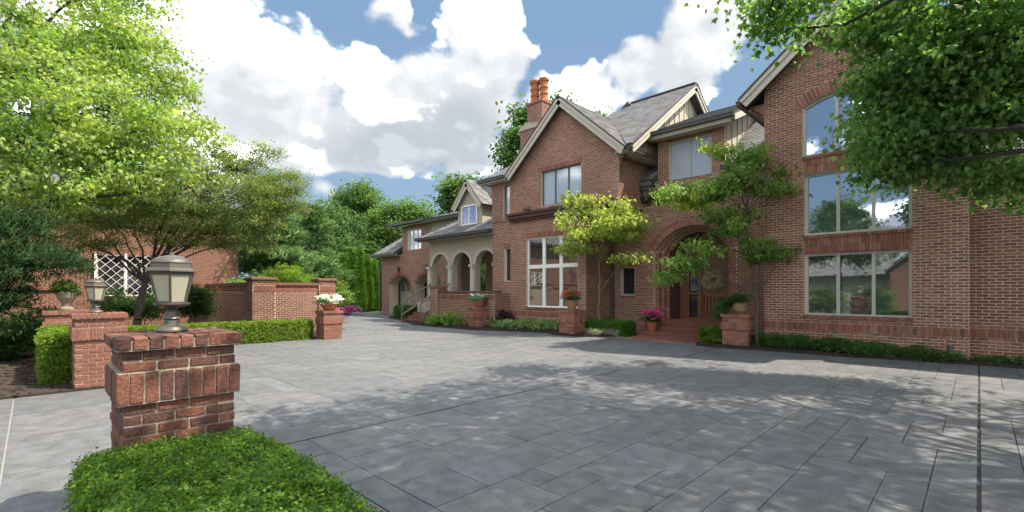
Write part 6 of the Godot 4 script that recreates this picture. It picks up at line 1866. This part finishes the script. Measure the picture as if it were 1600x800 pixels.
func small_things() -> void:
	var petals := [leaf_clump(50, 14, 0.035, 0.03, 0.06, 0.6, 0, 0.0, 1.2)]
	var green: Array = M.clump_box
	# pots on pillars
	var p := pot("flower_bowl", "low clay bowl of white flowers on the pillar ending the long hedge", "flower pot", Vector3(-15.2, 0.92, -6.86), [Vector2(0.0, 0.0), Vector2(0.14, 0.0), Vector2(0.2, 0.06), Vector2(0.27, 0.2), Vector2(0.29, 0.22), Vector2(0.27, 0.23)], M.clay)
	crown(p, "leaves", [[-15.2, 1.22, -6.86, 0.34, 0.14, 0.34, 40]], green, M.leaf, Color(0.05, 0.11, 0.03), Color(0.12, 0.2, 0.08), {"spray": 0.12, "per": 4})
	crown(p, "flowers", [[-15.2, 1.30, -6.86, 0.36, 0.14, 0.36, 50]], petals, M.petal, Color(0.75, 0.76, 0.72), Color(0.85, 0.85, 0.82), {"spray": 0.1, "per": 3, "seed": 9})
	p = pot("plant_pot", "round tan pot with trailing ivy on the pillar right of the steps", "flower pot", Vector3(-4.75, 0.92, -13.87), [Vector2(0.0, 0.0), Vector2(0.12, 0.0), Vector2(0.19, 0.1), Vector2(0.2, 0.2), Vector2(0.17, 0.29), Vector2(0.18, 0.31), Vector2(0.165, 0.32)], M.pot_tan)
	crown(p, "leaves", [[-4.8, 1.32, -13.87, 0.3, 0.12, 0.25, 34], [-5.1, 1.15, -13.75, 0.16, 0.2, 0.2, 22], [-5.25, 0.92, -13.7, 0.1, 0.2, 0.14, 14]], green, M.leaf, Color(0.04, 0.10, 0.03), Color(0.08, 0.17, 0.05), {"spray": 0.1, "per": 4})
	p = pot("plant_pot", "tan pot of red geraniums on the pillar before the big window", "flower pot", Vector3(-10.28, 0.88, -13.45), [Vector2(0.0, 0.0), Vector2(0.13, 0.0), Vector2(0.17, 0.15), Vector2(0.2, 0.33), Vector2(0.22, 0.36), Vector2(0.2, 0.37)], M.pot_tan)
	crown(p, "leaves", [[-10.28, 1.36, -13.45, 0.3, 0.14, 0.3, 34]], green, M.leaf, Color(0.05, 0.10, 0.03), Color(0.09, 0.16, 0.05), {"spray": 0.1, "per": 4})
	crown(p, "flowers", [[-10.32, 1.46, -13.4, 0.3, 0.12, 0.3, 20]], petals, M.petal, Color(0.42, 0.03, 0.04), Color(0.5, 0.06, 0.08), {"spray": 0.08, "per": 3, "seed": 8})
	p = pot("flower_bowl", "clay bowl of silvery white flowers on the pillar by the terrace", "flower pot", Vector3(-15.05, 0.87, -13.3), [Vector2(0.0, 0.0), Vector2(0.13, 0.0), Vector2(0.2, 0.12), Vector2(0.25, 0.26), Vector2(0.27, 0.28), Vector2(0.25, 0.29)], M.clay)
	crown(p, "leaves", [[-15.05, 1.24, -13.3, 0.42, 0.18, 0.4, 46]], green, M.leaf, Color(0.14, 0.22, 0.16), Color(0.26, 0.34, 0.28), {"spray": 0.12, "per": 4})
	crown(p, "flowers", [[-15.05, 1.36, -13.3, 0.36, 0.1, 0.34, 18]], petals, M.petal, Color(0.6, 0.68, 0.66), Color(0.75, 0.8, 0.78), {"spray": 0.1, "per": 3, "seed": 9})
	p = pot("plant_pot", "clay pot of magenta flowers on the entry steps left of the door", "flower pot", Vector3(-8.12, 0.17, -15.2), [Vector2(0.0, 0.0), Vector2(0.13, 0.0), Vector2(0.19, 0.26), Vector2(0.22, 0.3), Vector2(0.2, 0.32)], M.clay)
	crown(p, "leaves", [[-8.12, 0.62, -15.2, 0.28, 0.2, 0.28, 36]], green, M.leaf, Color(0.05, 0.10, 0.04), Color(0.09, 0.15, 0.05), {"spray": 0.1, "per": 4})
	crown(p, "flowers", [[-8.12, 0.78, -15.18, 0.34, 0.2, 0.34, 44]], petals, M.petal, Color(0.42, 0.03, 0.14), Color(0.55, 0.08, 0.25), {"spray": 0.1, "per": 3, "seed": 9})
	p = pot("garden_urn", "mossy stone urn with a clipped plant on the pillar behind the far gate", "urn", Vector3(-13.75, 1.15, -0.52), [Vector2(0.0, 0.0), Vector2(0.12, 0.0), Vector2(0.12, 0.04), Vector2(0.07, 0.08), Vector2(0.08, 0.14), Vector2(0.15, 0.26), Vector2(0.17, 0.36), Vector2(0.15, 0.38)], M.pot_stone)
	crown(p, "leaves", [[-13.75, 1.62, -0.52, 0.2, 0.14, 0.2, 26]], green, M.leaf, Color(0.05, 0.10, 0.02), Color(0.10, 0.16, 0.04), {"spray": 0.08, "per": 4})
	# wreath on the door
	var wr := thing("door_wreath", "round pale green wreath hanging on the wooden front door", "wreath", Vector3(-6.85, 1.95, -17.38))
	var hoop := MB.new()
	var path := []
	var rad := []
	for i in 25:
		var g := TAU * i / 24.0
		path.append(Vector3(-6.85 + cos(g) * 0.27, 1.95 + sin(g) * 0.27, -17.38)); rad.append(0.035)
	hoop.tube(path, rad, 6, false)
	obj("hoop", hoop, M.bark, wr)
	var wb := []
	for i in 16:
		var g := TAU * i / 16.0
		wb.append([-6.85 + cos(g) * 0.28, 1.95 + sin(g) * 0.25, -17.36, 0.14, 0.14, 0.07, 14])
	crown(wr, "leaves", wb, M.clump_fine, M.leaf, Color(0.42, 0.46, 0.40), Color(0.62, 0.64, 0.58), {"spray": 0.06, "per": 3})
	# path light at the corner of the house
	var pl := thing("path_light", "small dark landscape spotlight at the corner of the brick house", "light", Vector3(-0.42, 0.0, -13.95))
	var pb := MB.new()
	pb.tube([Vector3(-0.42, 0, -13.95), Vector3(-0.42, 0.16, -13.95)], [0.02, 0.02], 8)
	obj("stake", pb, M.metal_dark, pl)
	var ph := MB.new()
	ph.tube([Vector3(-0.42, 0.16, -13.95), Vector3(-0.45, 0.36, -14.0)], [0.05, 0.055], 10)
	obj("housing", ph, M.metal_dark, pl)
